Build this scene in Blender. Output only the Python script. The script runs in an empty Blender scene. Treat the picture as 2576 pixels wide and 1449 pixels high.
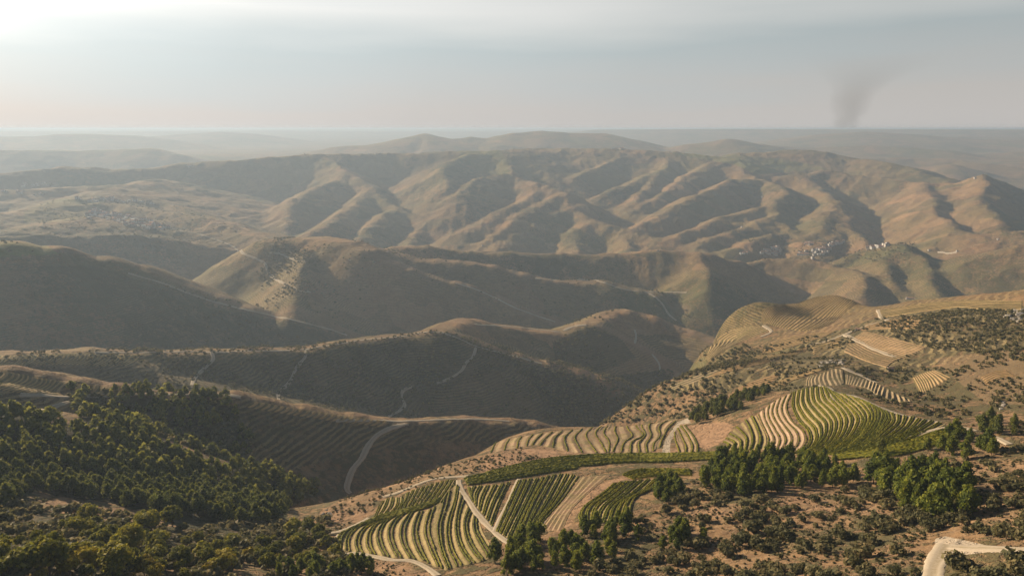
import bpy, math, random, time
import numpy as np
T0 = time.time()
RNG = np.random.default_rng(7)
random.seed(7)
SC = bpy.context.scene
COL = SC.collection

# ------------------------------------------------------------------ camera
ZC = 650.0                                  # camera height above the river level (m)
PITCH = math.radians(12.3)
FPX = 1840.0                                # focal length for a picture 2576 px wide
cam_d = bpy.data.cameras.new('camera')
cam_d.sensor_width = 36.0
cam_d.lens = 36.0 * FPX / 2576.0
cam_d.clip_start = 1.0
cam_d.clip_end = 60000.0
cam = bpy.data.objects.new('camera', cam_d)
COL.objects.link(cam)
cam.location = (0, 0, ZC)
cam.rotation_euler = (math.pi / 2 - PITCH, 0, 0)
SC.camera = cam

# ------------------------------------------------------------------ light
SUN_AZ = math.radians(50)                   # degrees left of the view direction
SUN_EL = math.radians(18.5)
sun_dir = np.array([-math.sin(SUN_AZ) * math.cos(SUN_EL), math.cos(SUN_AZ) * math.cos(SUN_EL), math.sin(SUN_EL)])
sd = bpy.data.lights.new('sun', 'SUN')
sd.energy = 5.0
sd.angle = math.radians(0.6)
sd.color = (1.0, 0.80, 0.555)
sun = bpy.data.objects.new('sun', sd)
COL.objects.link(sun)
from mathutils import Vector
sun.rotation_euler = Vector((-sun_dir[0], -sun_dir[1], -sun_dir[2])).to_track_quat('-Z', 'Y').to_euler()

SC.view_settings.view_transform = 'Standard'
SC.view_settings.look = 'None'
SC.view_settings.exposure = 0.54
SC.view_settings.gamma = 1.0
SC.view_settings.use_curve_mapping = False
SC.cycles.max_bounces = 6
SC.cycles.diffuse_bounces = 2
SC.cycles.glossy_bounces = 1
SC.cycles.volume_bounces = 2
SC.cycles.transparent_max_bounces = 8
SC.cycles.use_denoising = True
SC.cycles.use_adaptive_sampling = True
SC.cycles.adaptive_threshold = 0.02

W = bpy.data.worlds.new('World')
SC.world = W
W.use_nodes = True
wn, wl = W.node_tree.nodes, W.node_tree.links
wn.clear()

def N(tree, kind, **kw):
    n = tree.nodes.new(kind)
    for k, v in kw.items():
        if k in ('inp',):
            for kk, vv in v.items():
                n.inputs[kk].default_value = vv
        else:
            setattr(n, k, v)
    return n

def math_n(tree, op, a, b=None, clamp=False):
    n = tree.nodes.new('ShaderNodeMath'); n.operation = op; n.use_clamp = clamp
    for i, x in enumerate((a, b)):
        if x is None: continue
        if isinstance(x, (int, float)): n.inputs[i].default_value = x
        else: tree.links.new(x, n.inputs[i])
    return n.outputs[0]

def ramp_n(tree, fac, stops, mode='LINEAR'):
    n = tree.nodes.new('ShaderNodeValToRGB')
    n.color_ramp.interpolation = mode
    el = n.color_ramp.elements
    while len(el) < len(stops): el.new(0.5)
    for e, (p, c) in zip(el, stops):
        e.position = p
        e.color = (c, c, c, 1) if isinstance(c, (int, float)) else (*c, 1)
    tree.links.new(fac, n.inputs[0])
    return n.outputs[0]

def mix_n(tree, fac, a, b, blend='MIX'):
    n = tree.nodes.new('ShaderNodeMix'); n.data_type = 'RGBA'; n.blend_type = blend
    for sock, x in ((n.inputs[0], fac), (n.inputs[6], a), (n.inputs[7], b)):
        if isinstance(x, (int, float)): sock.default_value = x
        elif isinstance(x, tuple): sock.default_value = (*x, 1)
        else: tree.links.new(x, sock)
    return n.outputs[2]

wt = W.node_tree
sky = N(wt, 'ShaderNodeTexSky', sky_type='NISHITA', sun_disc=False)
sky.sun_elevation = SUN_EL
sky.sun_rotation = -SUN_AZ          # checked: rotation 0 = +Y
sky.air_density = 1.2; sky.dust_density = 2.0; sky.ozone_density = 1.0
sky_s = N(wt, 'ShaderNodeVectorMath', operation='SCALE')
wl.new(sky.outputs[0], sky_s.inputs[0]); sky_s.inputs[3].default_value = 0.05
tc = N(wt, 'ShaderNodeTexCoord')
sep = N(wt, 'ShaderNodeSeparateXYZ'); wl.new(tc.outputs['Generated'], sep.inputs[0])
el_s = sep.outputs[2]
# thin smoke and cloud layers low over the horizon: long flat streaks of noise in direction space
mp = N(wt, 'ShaderNodeMapping'); mp.inputs['Scale'].default_value = (1.1, 1.1, 10.0)
mp.inputs['Location'].default_value = (0.3, 0.0, 0.2)
wl.new(tc.outputs['Generated'], mp.inputs[0])
nz = N(wt, 'ShaderNodeTexNoise', inp={'Scale': 1.6, 'Detail': 4.0, 'Roughness': 0.45}); wl.new(mp.outputs[0], nz.inputs['Vector'])
elw = math_n(wt, 'ADD', el_s, math_n(wt, 'MULTIPLY', math_n(wt, 'SUBTRACT', nz.outputs[0], 0.5), 0.12))
# brightness toward the sun's side
dotn = N(wt, 'ShaderNodeVectorMath', operation='DOT_PRODUCT')
wl.new(tc.outputs['Generated'], dotn.inputs[0]); dotn.inputs[1].default_value = tuple(sun_dir)
veil = ramp_n(wt, math_n(wt, 'MULTIPLY', elw, 4.0), [
    (0.0, (0.57, 0.545, 0.525)), (0.12, (0.565, 0.545, 0.525)), (0.26, (0.52, 0.55, 0.555)), (0.38, (0.49, 0.545, 0.56)),
    (0.50, (0.62, 0.645, 0.64)), (0.62, (0.72, 0.725, 0.71)), (0.80, (0.62, 0.65, 0.66)), (1.0, (0.36, 0.46, 0.56))])
glow = ramp_n(wt, math_n(wt, 'ADD', math_n(wt, 'MULTIPLY', dotn.outputs['Value'], 0.5), 0.5), [(0.0, 0.08), (0.28, 0.13), (0.46, 0.62), (0.62, 0.65), (0.75, 0.73), (0.85, 0.86), (0.92, 1.0), (0.955, 1.17), (1.0, 1.5)])
glow_low = ramp_n(wt, math_n(wt, 'ADD', math_n(wt, 'MULTIPLY', dotn.outputs['Value'], 0.5), 0.5), [(0.0, 0.08), (0.28, 0.13), (0.46, 0.70), (0.62, 0.72), (0.75, 0.75), (0.85, 0.82), (0.92, 0.93), (1.0, 1.05)])
glow = mix_n(wt, ramp_n(wt, el_s, [(0.015, 0.0), (0.11, 1.0)]), glow_low, glow)
veil = mix_n(wt, 1.0, veil, glow, 'MULTIPLY')
fac = ramp_n(wt, el_s, [(0.0, 0.95), (0.17, 0.9), (0.27, 0.2), (0.42, 0.0)])
skycol = mix_n(wt, fac, sky_s.outputs[0], veil)
bg = N(wt, 'ShaderNodeBackground'); wl.new(skycol, bg.inputs[0]); bg.inputs[1].default_value = 0.93
wo = N(wt, 'ShaderNodeOutputWorld'); wl.new(bg.outputs[0], wo.inputs[0])

# ------------------------------------------------------------------ helpers
def tag(o, label=None, cat=None, group=None, kind=None):
    if label: o['label'] = label
    if cat: o['category'] = cat
    if group: o['group'] = group
    if kind: o['kind'] = kind
    return o

def mesh_np(name, V, F, mats=(), smooth=False, attrs=None, fmat=None, link=True, uv=None):
    """V (n,3); F (m,3|4) int array of one polygon size, or a list of such arrays"""
    me = bpy.data.meshes.new(name)
    if isinstance(F, np.ndarray): F = [F]
    F = [f for f in F if len(f)]
    nl = sum(f.size for f in F); nf = sum(len(f) for f in F)
    me.vertices.add(len(V)); me.loops.add(nl); me.polygons.add(nf)
    me.vertices.foreach_set('co', np.ascontiguousarray(V, dtype=np.float32).ravel())
    loops = np.concatenate([f.ravel() for f in F]).astype(np.int32)
    me.loops.foreach_set('vertex_index', loops)
    tot = np.concatenate([np.full(len(f), f.shape[1]) for f in F]).astype(np.int32)
    st = np.concatenate([[0], np.cumsum(tot)[:-1]]).astype(np.int32)
    me.polygons.foreach_set('loop_start', st)
    if fmat is not None: me.polygons.foreach_set('material_index', np.asarray(fmat, dtype=np.int32))
    me.polygons.foreach_set('use_smooth', np.full(nf, smooth, dtype=bool))
    for m in mats: me.materials.append(m)
    for k, a in (attrs or {}).items():
        a = np.asarray(a, dtype=np.float32)
        if a.ndim == 1:
            at = me.attributes.new(k, 'FLOAT', 'POINT'); at.data.foreach_set('value', a)
        else:
            at = me.attributes.new(k, 'FLOAT_VECTOR', 'POINT'); at.data.foreach_set('vector', a.ravel())
    me.update()
    if not link: return me
    o = bpy.data.objects.new(name, me); COL.objects.link(o)
    return o

cP, sP = math.cos(PITCH), math.sin(PITCH)
def raydir(u, v):
    x = (np.asarray(u, float) - 1288.0) / FPX; y = -(np.asarray(v, float) - 724.5) / FPX
    d = np.stack([x, cP + y * sP, -sP + y * cP], -1)
    return d / np.hypot(d[..., 0], d[..., 1])[..., None]      # unit horizontal length
def P3(u, v, d):
    r = raydir(u, v) * np.asarray(d, float)[..., None]
    return r + np.array([0, 0, ZC])
def project(x, y, z):
    z = z - ZC
    fw = y * cP - z * sP; up = y * sP + z * cP
    fw = np.where(fw < 1, 1, fw)
    return 1288.0 + FPX * x / fw, 724.5 - FPX * up / fw

# gradient noise
_perm = np.random.default_rng(11).permutation(4096)
_ga = np.random.default_rng(12).uniform(0, 2 * math.pi, 4096)
def perlin(x, y, seed=0):
    xi = np.floor(x).astype(np.int64); yi = np.floor(y).astype(np.int64)
    xf = x - xi; yf = y - yi
    def g(ix, iy, fx, fy):
        h = _perm[(_perm[(ix + seed * 57) & 4095] + iy) & 4095]
        a = _ga[h]
        return np.cos(a) * fx + np.sin(a) * fy
    u = xf * xf * xf * (xf * (xf * 6 - 15) + 10); v = yf * yf * yf * (yf * (yf * 6 - 15) + 10)
    n00 = g(xi, yi, xf, yf); n10 = g(xi + 1, yi, xf - 1, yf)
    n01 = g(xi, yi + 1, xf, yf - 1); n11 = g(xi + 1, yi + 1, xf - 1, yf - 1)
    return (n00 * (1 - u) + n10 * u) * (1 - v) + (n01 * (1 - u) + n11 * u) * v * 1.0
def fbm(x, y, wl_, octv=4, seed=0, gain=0.5, ridged=False):
    s = np.zeros_like(x); a = 1.0; t = 0
    for i in range(octv):
        n = perlin(x / wl_ * 2 ** i, y / wl_ * 2 ** i, seed + i) * 1.5
        if ridged: n = 1 - 2 * np.abs(n)
        s += a * n; t += a; a *= gain
    return s / t

# conversions from enlarged crops of the view to 2576-wide picture units
def cN(p): return [(785.1 + a * .27753, 1046.8 + b * .27753) for a, b in p]
def cD(p): return [(1221.3 + a * .33779, 959.6 + b * .33779) for a, b in p]
def cR(p): return [(1878.2 + a * .33779, 959.6 + b * .33779) for a, b in p]
def c6(p): return [(1703.7 + a * .3387, 610.7 + b * .3387) for a, b in p]
def c1(p): return [(a * .3387, 305.3 + b * .3387) for a, b in p]
def c4(p): return [(a * .3387, 698.0 + b * .3387) for a, b in p]
def c5(p): return [(855 + a * .3387, 698.0 + b * .3387) for a, b in p]
def cL(p): return [(a * .3387, 959.6 + b * .3387) for a, b in p]
# ------------------------------------------------------------------ terrain height
# ridge crests as (u, v, distance); each drops to both sides at its own slope
RG = []
def ridge(pts, slope=0.55, rnd=14.0, w=0.0):
    RG.append((P3(*np.array(pts, float).T), slope, rnd, w))
K = 1.25
def far(pts, slope=0.5, rnd=25.0): ridge([(u, v, d * K) for u, v, d in pts], slope, rnd)
# distant skylines
ridge([(1500, 327, 15500), (1800, 325, 15500), (2200, 326, 15500), (2700, 327, 15500)], .12, 60)
ridge([(-100, 345, 12500), (90, 343, 12500), (150, 337, 12500), (220, 337, 12500), (340, 341, 12500), (420, 351, 12300), (520, 378, 12000), (600, 400, 11600)], .16, 40)
ridge([(300, 350, 14500), (450, 338, 14500), (555, 332, 14500), (640, 337, 14500), (745, 363, 14300), (830, 385, 14000)], .14, 50)
ridge([(-100, 380, 8600), (0, 378, 8600), (108, 377, 8600), (196, 381, 8600), (305, 376, 8500), (379, 373, 8400), (440, 386, 8200), (515, 408, 8000), (640, 430, 7600)], .3, 40)
ridge([(855, 368, 8200), (950, 364, 8200), (1007, 349, 8300), (1068, 336, 8300), (1140, 349, 8200), (1184, 343, 8300), (1228, 348, 8300), (1295, 334, 8400), (1363, 328, 8500), (1431, 334, 8500), (1515, 336, 8500), (1566, 349, 8400), (1634, 368, 8200), (1720, 385, 8000)], .22, 50)
ridge([(1660, 385, 8200), (1740, 362, 8200), (1839, 349, 8200), (1907, 361, 8200), (1985, 385, 8000)], .25, 50)
ridge([(1985, 350, 12000), (2076, 337, 12000), (2178, 331, 12000), (2300, 338, 12000), (2450, 350, 12000), (2700, 356, 12000)], .14, 60)
ridge([(2200, 450, 7600), (2280, 424, 7600), (2398, 414, 7600), (2449, 427, 7600), (2560, 470, 7300)], .3, 40)
ridge([(2400, 420, 9800), (2466, 390, 9800), (2560, 382, 9800), (2700, 380, 9800)], .3, 50)
ridge([(-400, 325.5, 26000), (400, 327, 27000), (900, 325, 26500), (1500, 326, 27000), (2200, 325, 26000), (3000, 325.5, 26000)], .05, 200)
ridge([(-300, 330, 19000), (300, 331, 19500), (700, 329, 20000), (1000, 331, 20000), (1700, 329, 20000), (2500, 330, 19500), (2900, 329, 19000)], .06, 150)
ridge([(1640, 378, 9600), (1760, 370, 9600), (1900, 366, 9600), (2050, 371, 9600), (2200, 366, 9600), (2400, 380, 9400)], .2, 50)
ridge([(2080, 352, 13500), (2250, 346, 13500), (2420, 343, 13500), (2700, 350, 13500)], .16, 60)
ridge([(2140, 402, 8000), (2300, 396, 8300), (2430, 404, 8100), (2576, 425, 7900), (2700, 430, 7900)], .28, 40)
# left plateau and the massif crest
far([(-200, 450, 4300), (0, 436, 4300), (152, 417, 4350), (237, 422, 4350), (373, 424, 4350), (467, 412, 4350), (610, 403, 4350), (694, 395, 4350), (765, 388, 4350), (855, 384, 4350), (990, 385, 4400), (1126, 378, 4300), (1255, 378, 4200)], .6, 60)
far([(-200, 500, 3700), (0, 480, 3700), (200, 470, 3700), (330, 462, 3700), (390, 452, 3850)], .26, 60)
far([(-200, 560, 2900), (0, 545, 2900), (120, 520, 3100), (291, 475, 3500)], .2, 60)
far([(120, 520, 3100), (300, 512, 3100), (356, 525, 3000), (474, 546, 2800), (610, 580, 2500), (690, 601, 2350)], .36, 25)
far([(291, 475, 3500), (400, 505, 3300), (508, 542, 2950), (627, 576, 2600), (740, 597, 2380)], .42, 25)
far([(-200, 600, 2450), (0, 585, 2450), (210, 545, 2700), (330, 568, 2600), (420, 580, 2560), (500, 592, 2500), (593, 620, 2360), (650, 640, 2260)], .2, 30)
far([(-150, 600, 2150), (85, 593, 2250), (237, 593, 2330), (339, 590, 2340), (474, 610, 2320), (576, 627, 2280), (640, 645, 2200)], .6, 25)
# massif spurs: main crests and their lit sub spurs
far([(800, 386, 4350), (850, 412, 4150), (880, 432, 3950), (933, 471, 3650), (987, 522, 3300), (1051, 549, 3150), (1072, 568, 3050), (1160, 593, 2900), (1221, 617, 2750), (1275, 640, 2600)], .52)
far([(880, 432, 3950), (860, 450, 3850), (800, 470, 3600), (750, 500, 3300), (715, 560, 3000)], .5)
far([(933, 471, 3650), (909, 497, 3450), (855, 542, 3050), (790, 580, 2700)], .5)
far([(987, 522, 3300), (960, 542, 3100), (920, 590, 2780), (880, 620, 2600)], .5)
far([(1072, 568, 3050), (1050, 590, 2900), (1020, 630, 2600)], .5)
#far([(1000, 386, 4380), (1015, 430, 4150), (1030, 495, 3650), (1143, 560, 3100), (1221, 603, 2850)], .42)
far([(1255, 378, 4200), (1283, 420, 3850), (1290, 443, 3680), (1350, 460, 3500), (1427, 488, 3300), (1430, 520, 3180), (1500, 555, 3000), (1585, 580, 2880), (1651, 600, 2780), (1780, 637, 2600)], .5)
far([(1255, 378, 4200), (1177, 386, 4050), (1126, 409, 3850), (1110, 432, 3680), (1125, 470, 3400)], .5)
far([(1286, 435, 3700), (1214, 445, 3580), (1156, 490, 3250)], .47, 30)
far([(1290, 443, 3680), (1255, 453, 3580), (1200, 485, 3350), (1156, 512, 3150)], .47, 30)
#far([(1320, 452, 3580), (1292, 468, 3480), (1238, 502, 3250), (1156, 555, 2950)], .47, 30)
far([(1360, 464, 3480), (1336, 492, 3330), (1261, 536, 3050), (1194, 575, 2820)], .47, 30)
far([(1427, 488, 3300), (1383, 503, 3230), (1295, 553, 2950), (1228, 598, 2720)], .47, 30)
far([(1430, 520, 3180), (1380, 545, 3050), (1312, 580, 2850), (1250, 622, 2620)], .47, 30)
#far([(1460, 540, 3080), (1400, 575, 2880), (1373, 600, 2750), (1305, 640, 2580)], .47, 30)
far([(1500, 555, 3000), (1440, 580, 2880), (1440, 610, 2750), (1462, 645, 2560)], .47, 30)
far([(1585, 580, 2880), (1580, 610, 2750), (1600, 645, 2600)], .47, 30)
far([(1255, 378, 4200), (1363, 374, 4500), (1530, 374, 4500), (1700, 386, 4450), (1800, 395, 4400), (1850, 403, 4300)], .3, 60)
far([(1700, 386, 4450), (1685, 400, 4300), (1670, 425, 4050), (1634, 458, 3800), (1600, 497, 3500), (1585, 525, 3330)], .5)
far([(1600, 386, 4420), (1530, 410, 4150), (1451, 442, 3850)], .5)
#far([(1680, 402, 4280), (1580, 435, 3980), (1482, 468, 3680)], .5)
far([(1670, 425, 4050), (1600, 450, 3850), (1519, 490, 3550)], .5)
far([(1850, 403, 4300), (1795, 410, 4200), (1744, 430, 4000), (1690, 470, 3700), (1644, 500, 3480), (1592, 530, 3280)], .5)
far([(1795, 410, 4200), (1760, 440, 3950), (1690, 490, 3600), (1620, 540, 3250)], .5)
far([(1850, 403, 4300), (1866, 437, 4000), (1924, 452, 3850), (1961, 464, 3700), (1975, 488, 3500), (1945, 515, 3350), (1961, 542, 3200), (1954, 559, 3100), (1992, 586, 2950), (2050, 622, 2700)], .52)
far([(1924, 452, 3850), (1849, 450, 3750), (1780, 480, 3480), (1704, 520, 3200), (1620, 560, 2980)], .5)
#far([(1961, 464, 3700), (1907, 474, 3600), (1839, 502, 3330), (1724, 555, 2980), (1680, 580, 2860)], .47, 30)
far([(1945, 515, 3350), (1904, 525, 3280), (1839, 542, 3120), (1704, 592, 2780)], .47, 30)
far([(1961, 542, 3200), (1925, 552, 3100), (1866, 575, 2950), (1755, 612, 2700)], .47, 30)
far([(1992, 586, 2950), (1930, 592, 2850), (1839, 632, 2600)], .47, 30)
far([(1866, 437, 4050), (1941, 444, 4050), (2025, 441, 4050), (2076, 427, 4150), (2178, 441, 4050), (2296, 459, 3950), (2415, 459, 3900), (2440, 450, 3870), (2466, 442, 3850), (2517, 458, 3850), (2576, 492, 3750), (2700, 560, 3400)], .5, 25)
far([(1850, 386, 4600), (1961, 378, 4750), (2070, 381, 4750), (2127, 395, 4700), (2259, 415, 4500), (2330, 441, 4300), (2415, 459, 4100)], .35, 40)
far([(2025, 441, 4050), (2050, 470, 3850), (2110, 509, 3450), (2127, 545, 3200), (2127, 565, 3100), (2144, 580, 3000), (2200, 620, 2750)], .5)
far([(2110, 512, 3430), (2085, 540, 3200), (2046, 580, 2900)], .47, 30)
far([(2127, 565, 3100), (2095, 585, 2950), (2063, 618, 2700)], .47, 30)
far([(2466, 442, 3850), (2475, 480, 3500), (2473, 509, 3350), (2510, 542, 3100), (2530, 585, 2850)], .5)
far([(2330, 458, 3930), (2345, 500, 3450), (2357, 541, 3150), (2415, 580, 2850), (2480, 610, 2650)], .5)
far([(2400, 590, 2800), (2480, 585, 2750), (2560, 575, 2750), (2700, 570, 2750)], .4)
far([(2500, 640, 2350), (2540, 622, 2350), (2576, 612, 2350), (2700, 600, 2350)], .45)
# hills in front of the river village
ridge([(2060, 690, 2950), (2100, 666, 3000), (2170, 640, 3100), (2232, 618, 3150), (2273, 613, 3100), (2293, 630, 3000), (2330, 655, 2900), (2347, 680, 2800), (2346, 712, 2620), (2368, 770, 2400)], .52)
ridge([(2293, 630, 3000), (2350, 650, 3050), (2430, 680, 3050), (2576, 715, 2900), (2700, 740, 2750)], .5)
ridge([(2232, 650, 2950), (2225, 690, 2750), (2250, 720, 2600)], .5)
ridge([(1866, 671, 2850), (1930, 652, 2920), (1975, 648, 2920), (2040, 652, 2900), (2093, 664, 2850), (2158, 683, 2760), (2232, 713, 2660), (2307, 752, 2510)], .5)
ridge([(2150, 681, 2770), (2163, 705, 2600), (2161, 750, 2400)], .5)
ridge([(2040, 652, 2900), (2010, 690, 2800), (1985, 708, 2760), (2040, 741, 2670)], .48)
ridge([(1000, 622, 2500), (1031, 620, 2520), (1065, 618, 2540), (1126, 627, 2560), (1228, 634, 2590), (1329, 639, 2620), (1450, 641, 2650), (1566, 639, 2680), (1634, 631, 2700), (1727, 634, 2700), (1771, 638, 2690), (1839, 657, 2720), (1866, 671, 2750), (1930, 697, 2750), (2032, 742, 2660)], .55, 22, 14)
ridge([(1760, 637, 2690), (1777, 680, 2500), (1778, 730, 2350)], .5)
#ridge([(1880, 677, 2440), (1905, 700, 2300), (1900, 755, 2130)], .45)
ridge([(690, 604, 2450), (740, 600, 2440), (796, 598, 2420), (875, 610, 2320), (916, 627, 2250), (967, 658, 2190), (1004, 674, 2170), (1126, 705, 2150), (1150, 712, 2150), (1228, 745, 2130), (1295, 776, 2100), (1363, 797, 2080), (1424, 820, 2040)], .56, 22, 22)
ridge([(790, 602, 2480), (780, 622, 2380), (772, 648, 2250), (745, 729, 1960), (728, 800, 1760)], .55)
#ridge([(916, 627, 2370), (905, 680, 2150), (900, 730, 2000)], .5)
#ridge([(1100, 697, 2160), (1120, 740, 1980), (1110, 800, 1800)], .5)
#ridge([(1165, 716, 2100), (1180, 760, 1940), (1175, 800, 1820)], .48)
ridge([(900, 618, 2400), (953, 632, 2340), (1041, 651, 2300), (1140, 656, 2310), (1228, 668, 2310), (1309, 688, 2300), (1397, 707, 2300), (1499, 707, 2340), (1583, 729, 2340), (1624, 737, 2340), (1678, 779, 2320), (1715, 815, 2270)], .56, 22, 20)
ridge([(1624, 737, 2340), (1704, 734, 2440), (1760, 748, 2470), (1866, 792, 2430)], .5)
#ridge([(1499, 707, 2130), (1560, 750, 1950), (1555, 790, 1850)], .45)
# long ridge on the left
ridge([(-250, 600, 1850), (0, 612, 1850), (102, 624, 1860), (237, 651, 1870), (322, 674, 1880), (417, 715, 1860), (501, 746, 1840), (589, 772, 1820), (745, 807, 1810), (872, 845, 1800)], .58, 22, 30)
# dark ridge B with its branches
ridge([(-250, 895, 1020), (0, 891, 1060), (203, 881, 1100), (339, 886, 1110), (508, 883, 1150), (643, 879, 1190), (769, 877, 1230), (872, 861, 1290), (940, 850, 1330), (1024, 844, 1350), (1099, 833, 1360), (1194, 867, 1370), (1278, 891, 1380), (1363, 911, 1385), (1431, 928, 1385), (1499, 949, 1385), (1545, 985, 1350)], .56, 16, 12)
ridge([(1099, 833, 1360), (1130, 815, 1450), (1160, 806, 1520), (1187, 808, 1540), (1211, 816, 1560), (1295, 821, 1600), (1410, 833, 1620), (1448, 817, 1680), (1475, 815, 1680), (1532, 789, 1820), (1576, 783, 1860), (1634, 793, 1870), (1685, 817, 1850), (1727, 830, 1830), (1790, 855, 1780)], .52, 16, 14)
ridge([(1475, 815, 1680), (1540, 842, 1680), (1600, 871, 1670), (1644, 896, 1650), (1690, 940, 1600)], .54, 16, 13)
ridge([(1515, 812, 1740), (1600, 833, 1760), (1727, 876, 1740), (1775, 900, 1700)], .5, 20)
#ridge([(1430, 836, 1610), (1420, 880, 1450), (1440, 920, 1340)], .5, 10)
ridge([(275, 886, 1100), (330, 915, 1060), (406, 945, 1030), (508, 988, 960)], .4, 7)
#ridge([(1290, 895, 1310), (1330, 960, 1150), (1350, 1010, 1060)], .45, 10)
#ridge([(1110, 840, 1350), (1130, 900, 1230), (1060, 960, 1090)], .45, 10)
#ridge([(800, 877, 1240), (780, 930, 1120), (700, 1000, 980)], .42, 12)
# ridge A with the wood and the track
ridge([(-250, 905, 740), (0, 925, 720), (68, 938, 715), (169, 957, 705), (271, 970, 700), (339, 988, 690), (450, 991, 700), (576, 991, 715), (627, 1003, 715), (745, 1023, 725), (872, 1042, 735), (1001, 1057, 745), (1080, 1056, 765), (1160, 1052, 790), (1278, 1057, 810), (1329, 1064, 820), (1431, 1084, 840), (1500, 1110, 850)], .58, 9, 6)
#ridge([(380, 990, 690), (350, 1040, 640), (420, 1090, 600)], .45, 6)
#ridge([(1020, 1058, 745), (960, 1085, 705), (900, 1130, 670), (885, 1180, 650)], .42, 6)

ridge([(-250, 945, 690), (0, 968, 680), (80, 985, 668), (150, 996, 672), (230, 1002, 680)], .56, 4)
ridge([(-250, 908, 1000), (0, 906, 1030), (200, 897, 1070), (300, 905, 1070)], .5, 5)

# near hillside: surface through points (u, v, distance)
GP = [(-200, 1449, 235), (100, 1449, 240), (500, 1440, 262), (850, 1449, 262), (1100, 1440, 265), (1288, 1449, 248), (1700, 1449, 240), (2100, 1449, 232), (2576, 1449, 225), (2800, 1449, 220),
 (-200, 1300, 345), (100, 1300, 370), (400, 1350, 335), (600, 1350, 345), (750, 1310, 405), (850, 1385, 325),
 (0, 1190, 455), (200, 1200, 460), (300, 1245, 430), (450, 1270, 405), (500, 1180, 510), (650, 1300, 410),
 (-200, 1030, 620), (0, 1040, 630), (180, 1060, 620), (380, 1090, 600), (630, 1175, 550), (760, 1215, 530), (850, 1262, 480),
 (830, 1285, 405), (880, 1310, 385), (950, 1380, 315), (1000, 1240, 408), (1150, 1205, 408), (1150, 1300, 345), (1270, 1370, 290), (1300, 1200, 405), (1440, 1170, 430), (1440, 1270, 350), (1600, 1190, 400), (1650, 1300, 310),
 (1250, 1150, 470), (1420, 1135, 490), (1700, 1145, 455), (1830, 1150, 440), (1900, 1250, 335), (1700, 1220, 370), (2100, 1150, 420), (2250, 1220, 360), (2300, 1330, 285), (2576, 1200, 345), (2000, 1350, 285),
 (1100, 1175, 500), (1250, 1110, 600), (1420, 1084, 650), (1500, 1080, 640), (1700, 1055, 600), (1760, 1085, 550), (1850, 1040, 560), (2000, 985, 580), (2085, 972, 585), (2200, 1020, 520), (2330, 1060, 470), (2430, 1080, 450), (2576, 1100, 425), (2700, 1120, 410), (2000, 1060, 500),
 (1490, 1078, 760), (1560, 1035, 800), (1620, 1000, 830), (1700, 965, 850), (1800, 970, 720), (1760, 915, 1000), (1765, 880, 1080), (1800, 825, 1190), (1860, 836, 1250), (1960, 812, 1290), (2050, 768, 1310), (2110, 758, 1310), (2160, 764, 1260), (2200, 772, 1180), (2300, 758, 1150), (2400, 748, 1130), (2500, 740, 1110), (2576, 733, 1100), (2700, 725, 1090),
 (1900, 900, 930), (2030, 880, 900), (2100, 905, 800), (2200, 960, 690), (2290, 1000, 620), (1960, 960, 700), (2120, 925, 700), (1850, 875, 1050), (2000, 832, 1050), (2150, 850, 930), (2300, 870, 820), (2400, 950, 650), (2500, 1020, 520), (2576, 900, 680), (2480, 850, 800), (2576, 790, 900), (2350, 800, 930), (2200, 800, 1060), (2050, 803, 1180), (2450, 780, 980), (2340, 1010, 600), (2400, 1060, 500)]
G3 = P3(*np.array(GP, float).T)
HID = []          # ground hidden behind the crests: (u, v at crest, d beyond, metres lower than the sight line there)
for u, v, d, dz in [(-200, 1030, 700, 60), (0, 1040, 700, 50), (180, 1060, 680, 38), (380, 1090, 655, 28), (630, 1175, 600, 22), (760, 1215, 580, 20), (850, 1262, 600, 25),
                    (830, 1285, 500, 35), (830, 1262, 620, 22), (950, 1225, 600, 40), (1100, 1175, 650, 40), (1250, 1110, 740, 40), (1420, 1084, 760, 45), (1150, 1165, 700, 60),
                    (1500, 1080, 900, 90), (1620, 1000, 1000, 100), (1760, 930, 1160, 110), (1765, 880, 1250, 110), (1800, 825, 1380, 120), (1960, 790, 1450, 110), (2110, 758, 1480, 110),
                    (2200, 772, 1330, 120), (2400, 748, 1300, 120), (2576, 733, 1300, 130), (2700, 725, 1300, 130), (1600, 1062, 700, 20)]:
    HID.append(P3(u, v, d) - np.array([0, 0, dz]))
HID = np.array(HID)
OUT = []
for a in np.linspace(-62, 62, 13):
    for d in (1900, 2600): OUT.append((d * math.sin(math.radians(a)), d * math.cos(math.radians(a)), -150))
for a in np.linspace(-62, 62, 9): OUT.append((110 * math.sin(math.radians(a)), 110 * math.cos(math.radians(a)), 520))
for d in (800, 1100, 1400): OUT.append((d * math.sin(math.radians(-25)), d * math.cos(math.radians(-25)), ZC - 560 - (d - 800) * .3)); OUT.append((d * math.sin(math.radians(-45)), d * math.cos(math.radians(-45)), ZC - 520 - (d - 800) * .3)); OUT.append((d * math.sin(math.radians(-5)), d * math.cos(math.radians(-5)), ZC - 600 - (d - 800) * .3))
GA = np.concatenate([G3, HID, np.array(OUT)])
def tps_fit(P, z, lam=0.002):
    X = P / 500.0; n = len(X)
    r2 = ((X[:, None] - X[None]) ** 2).sum(-1)
    Kk = 0.5 * r2 * np.log(r2 + 1e-12) + np.eye(n) * lam
    A = np.zeros((n + 3, n + 3)); A[:n, :n] = Kk; A[:n, n] = 1; A[:n, n + 1:] = X; A[n, :n] = 1; A[n + 1:, :n] = X.T
    return X, np.linalg.solve(A, np.concatenate([z, [0, 0, 0]]))
TX, TW = tps_fit(GA[:, :2], GA[:, 2])
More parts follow.
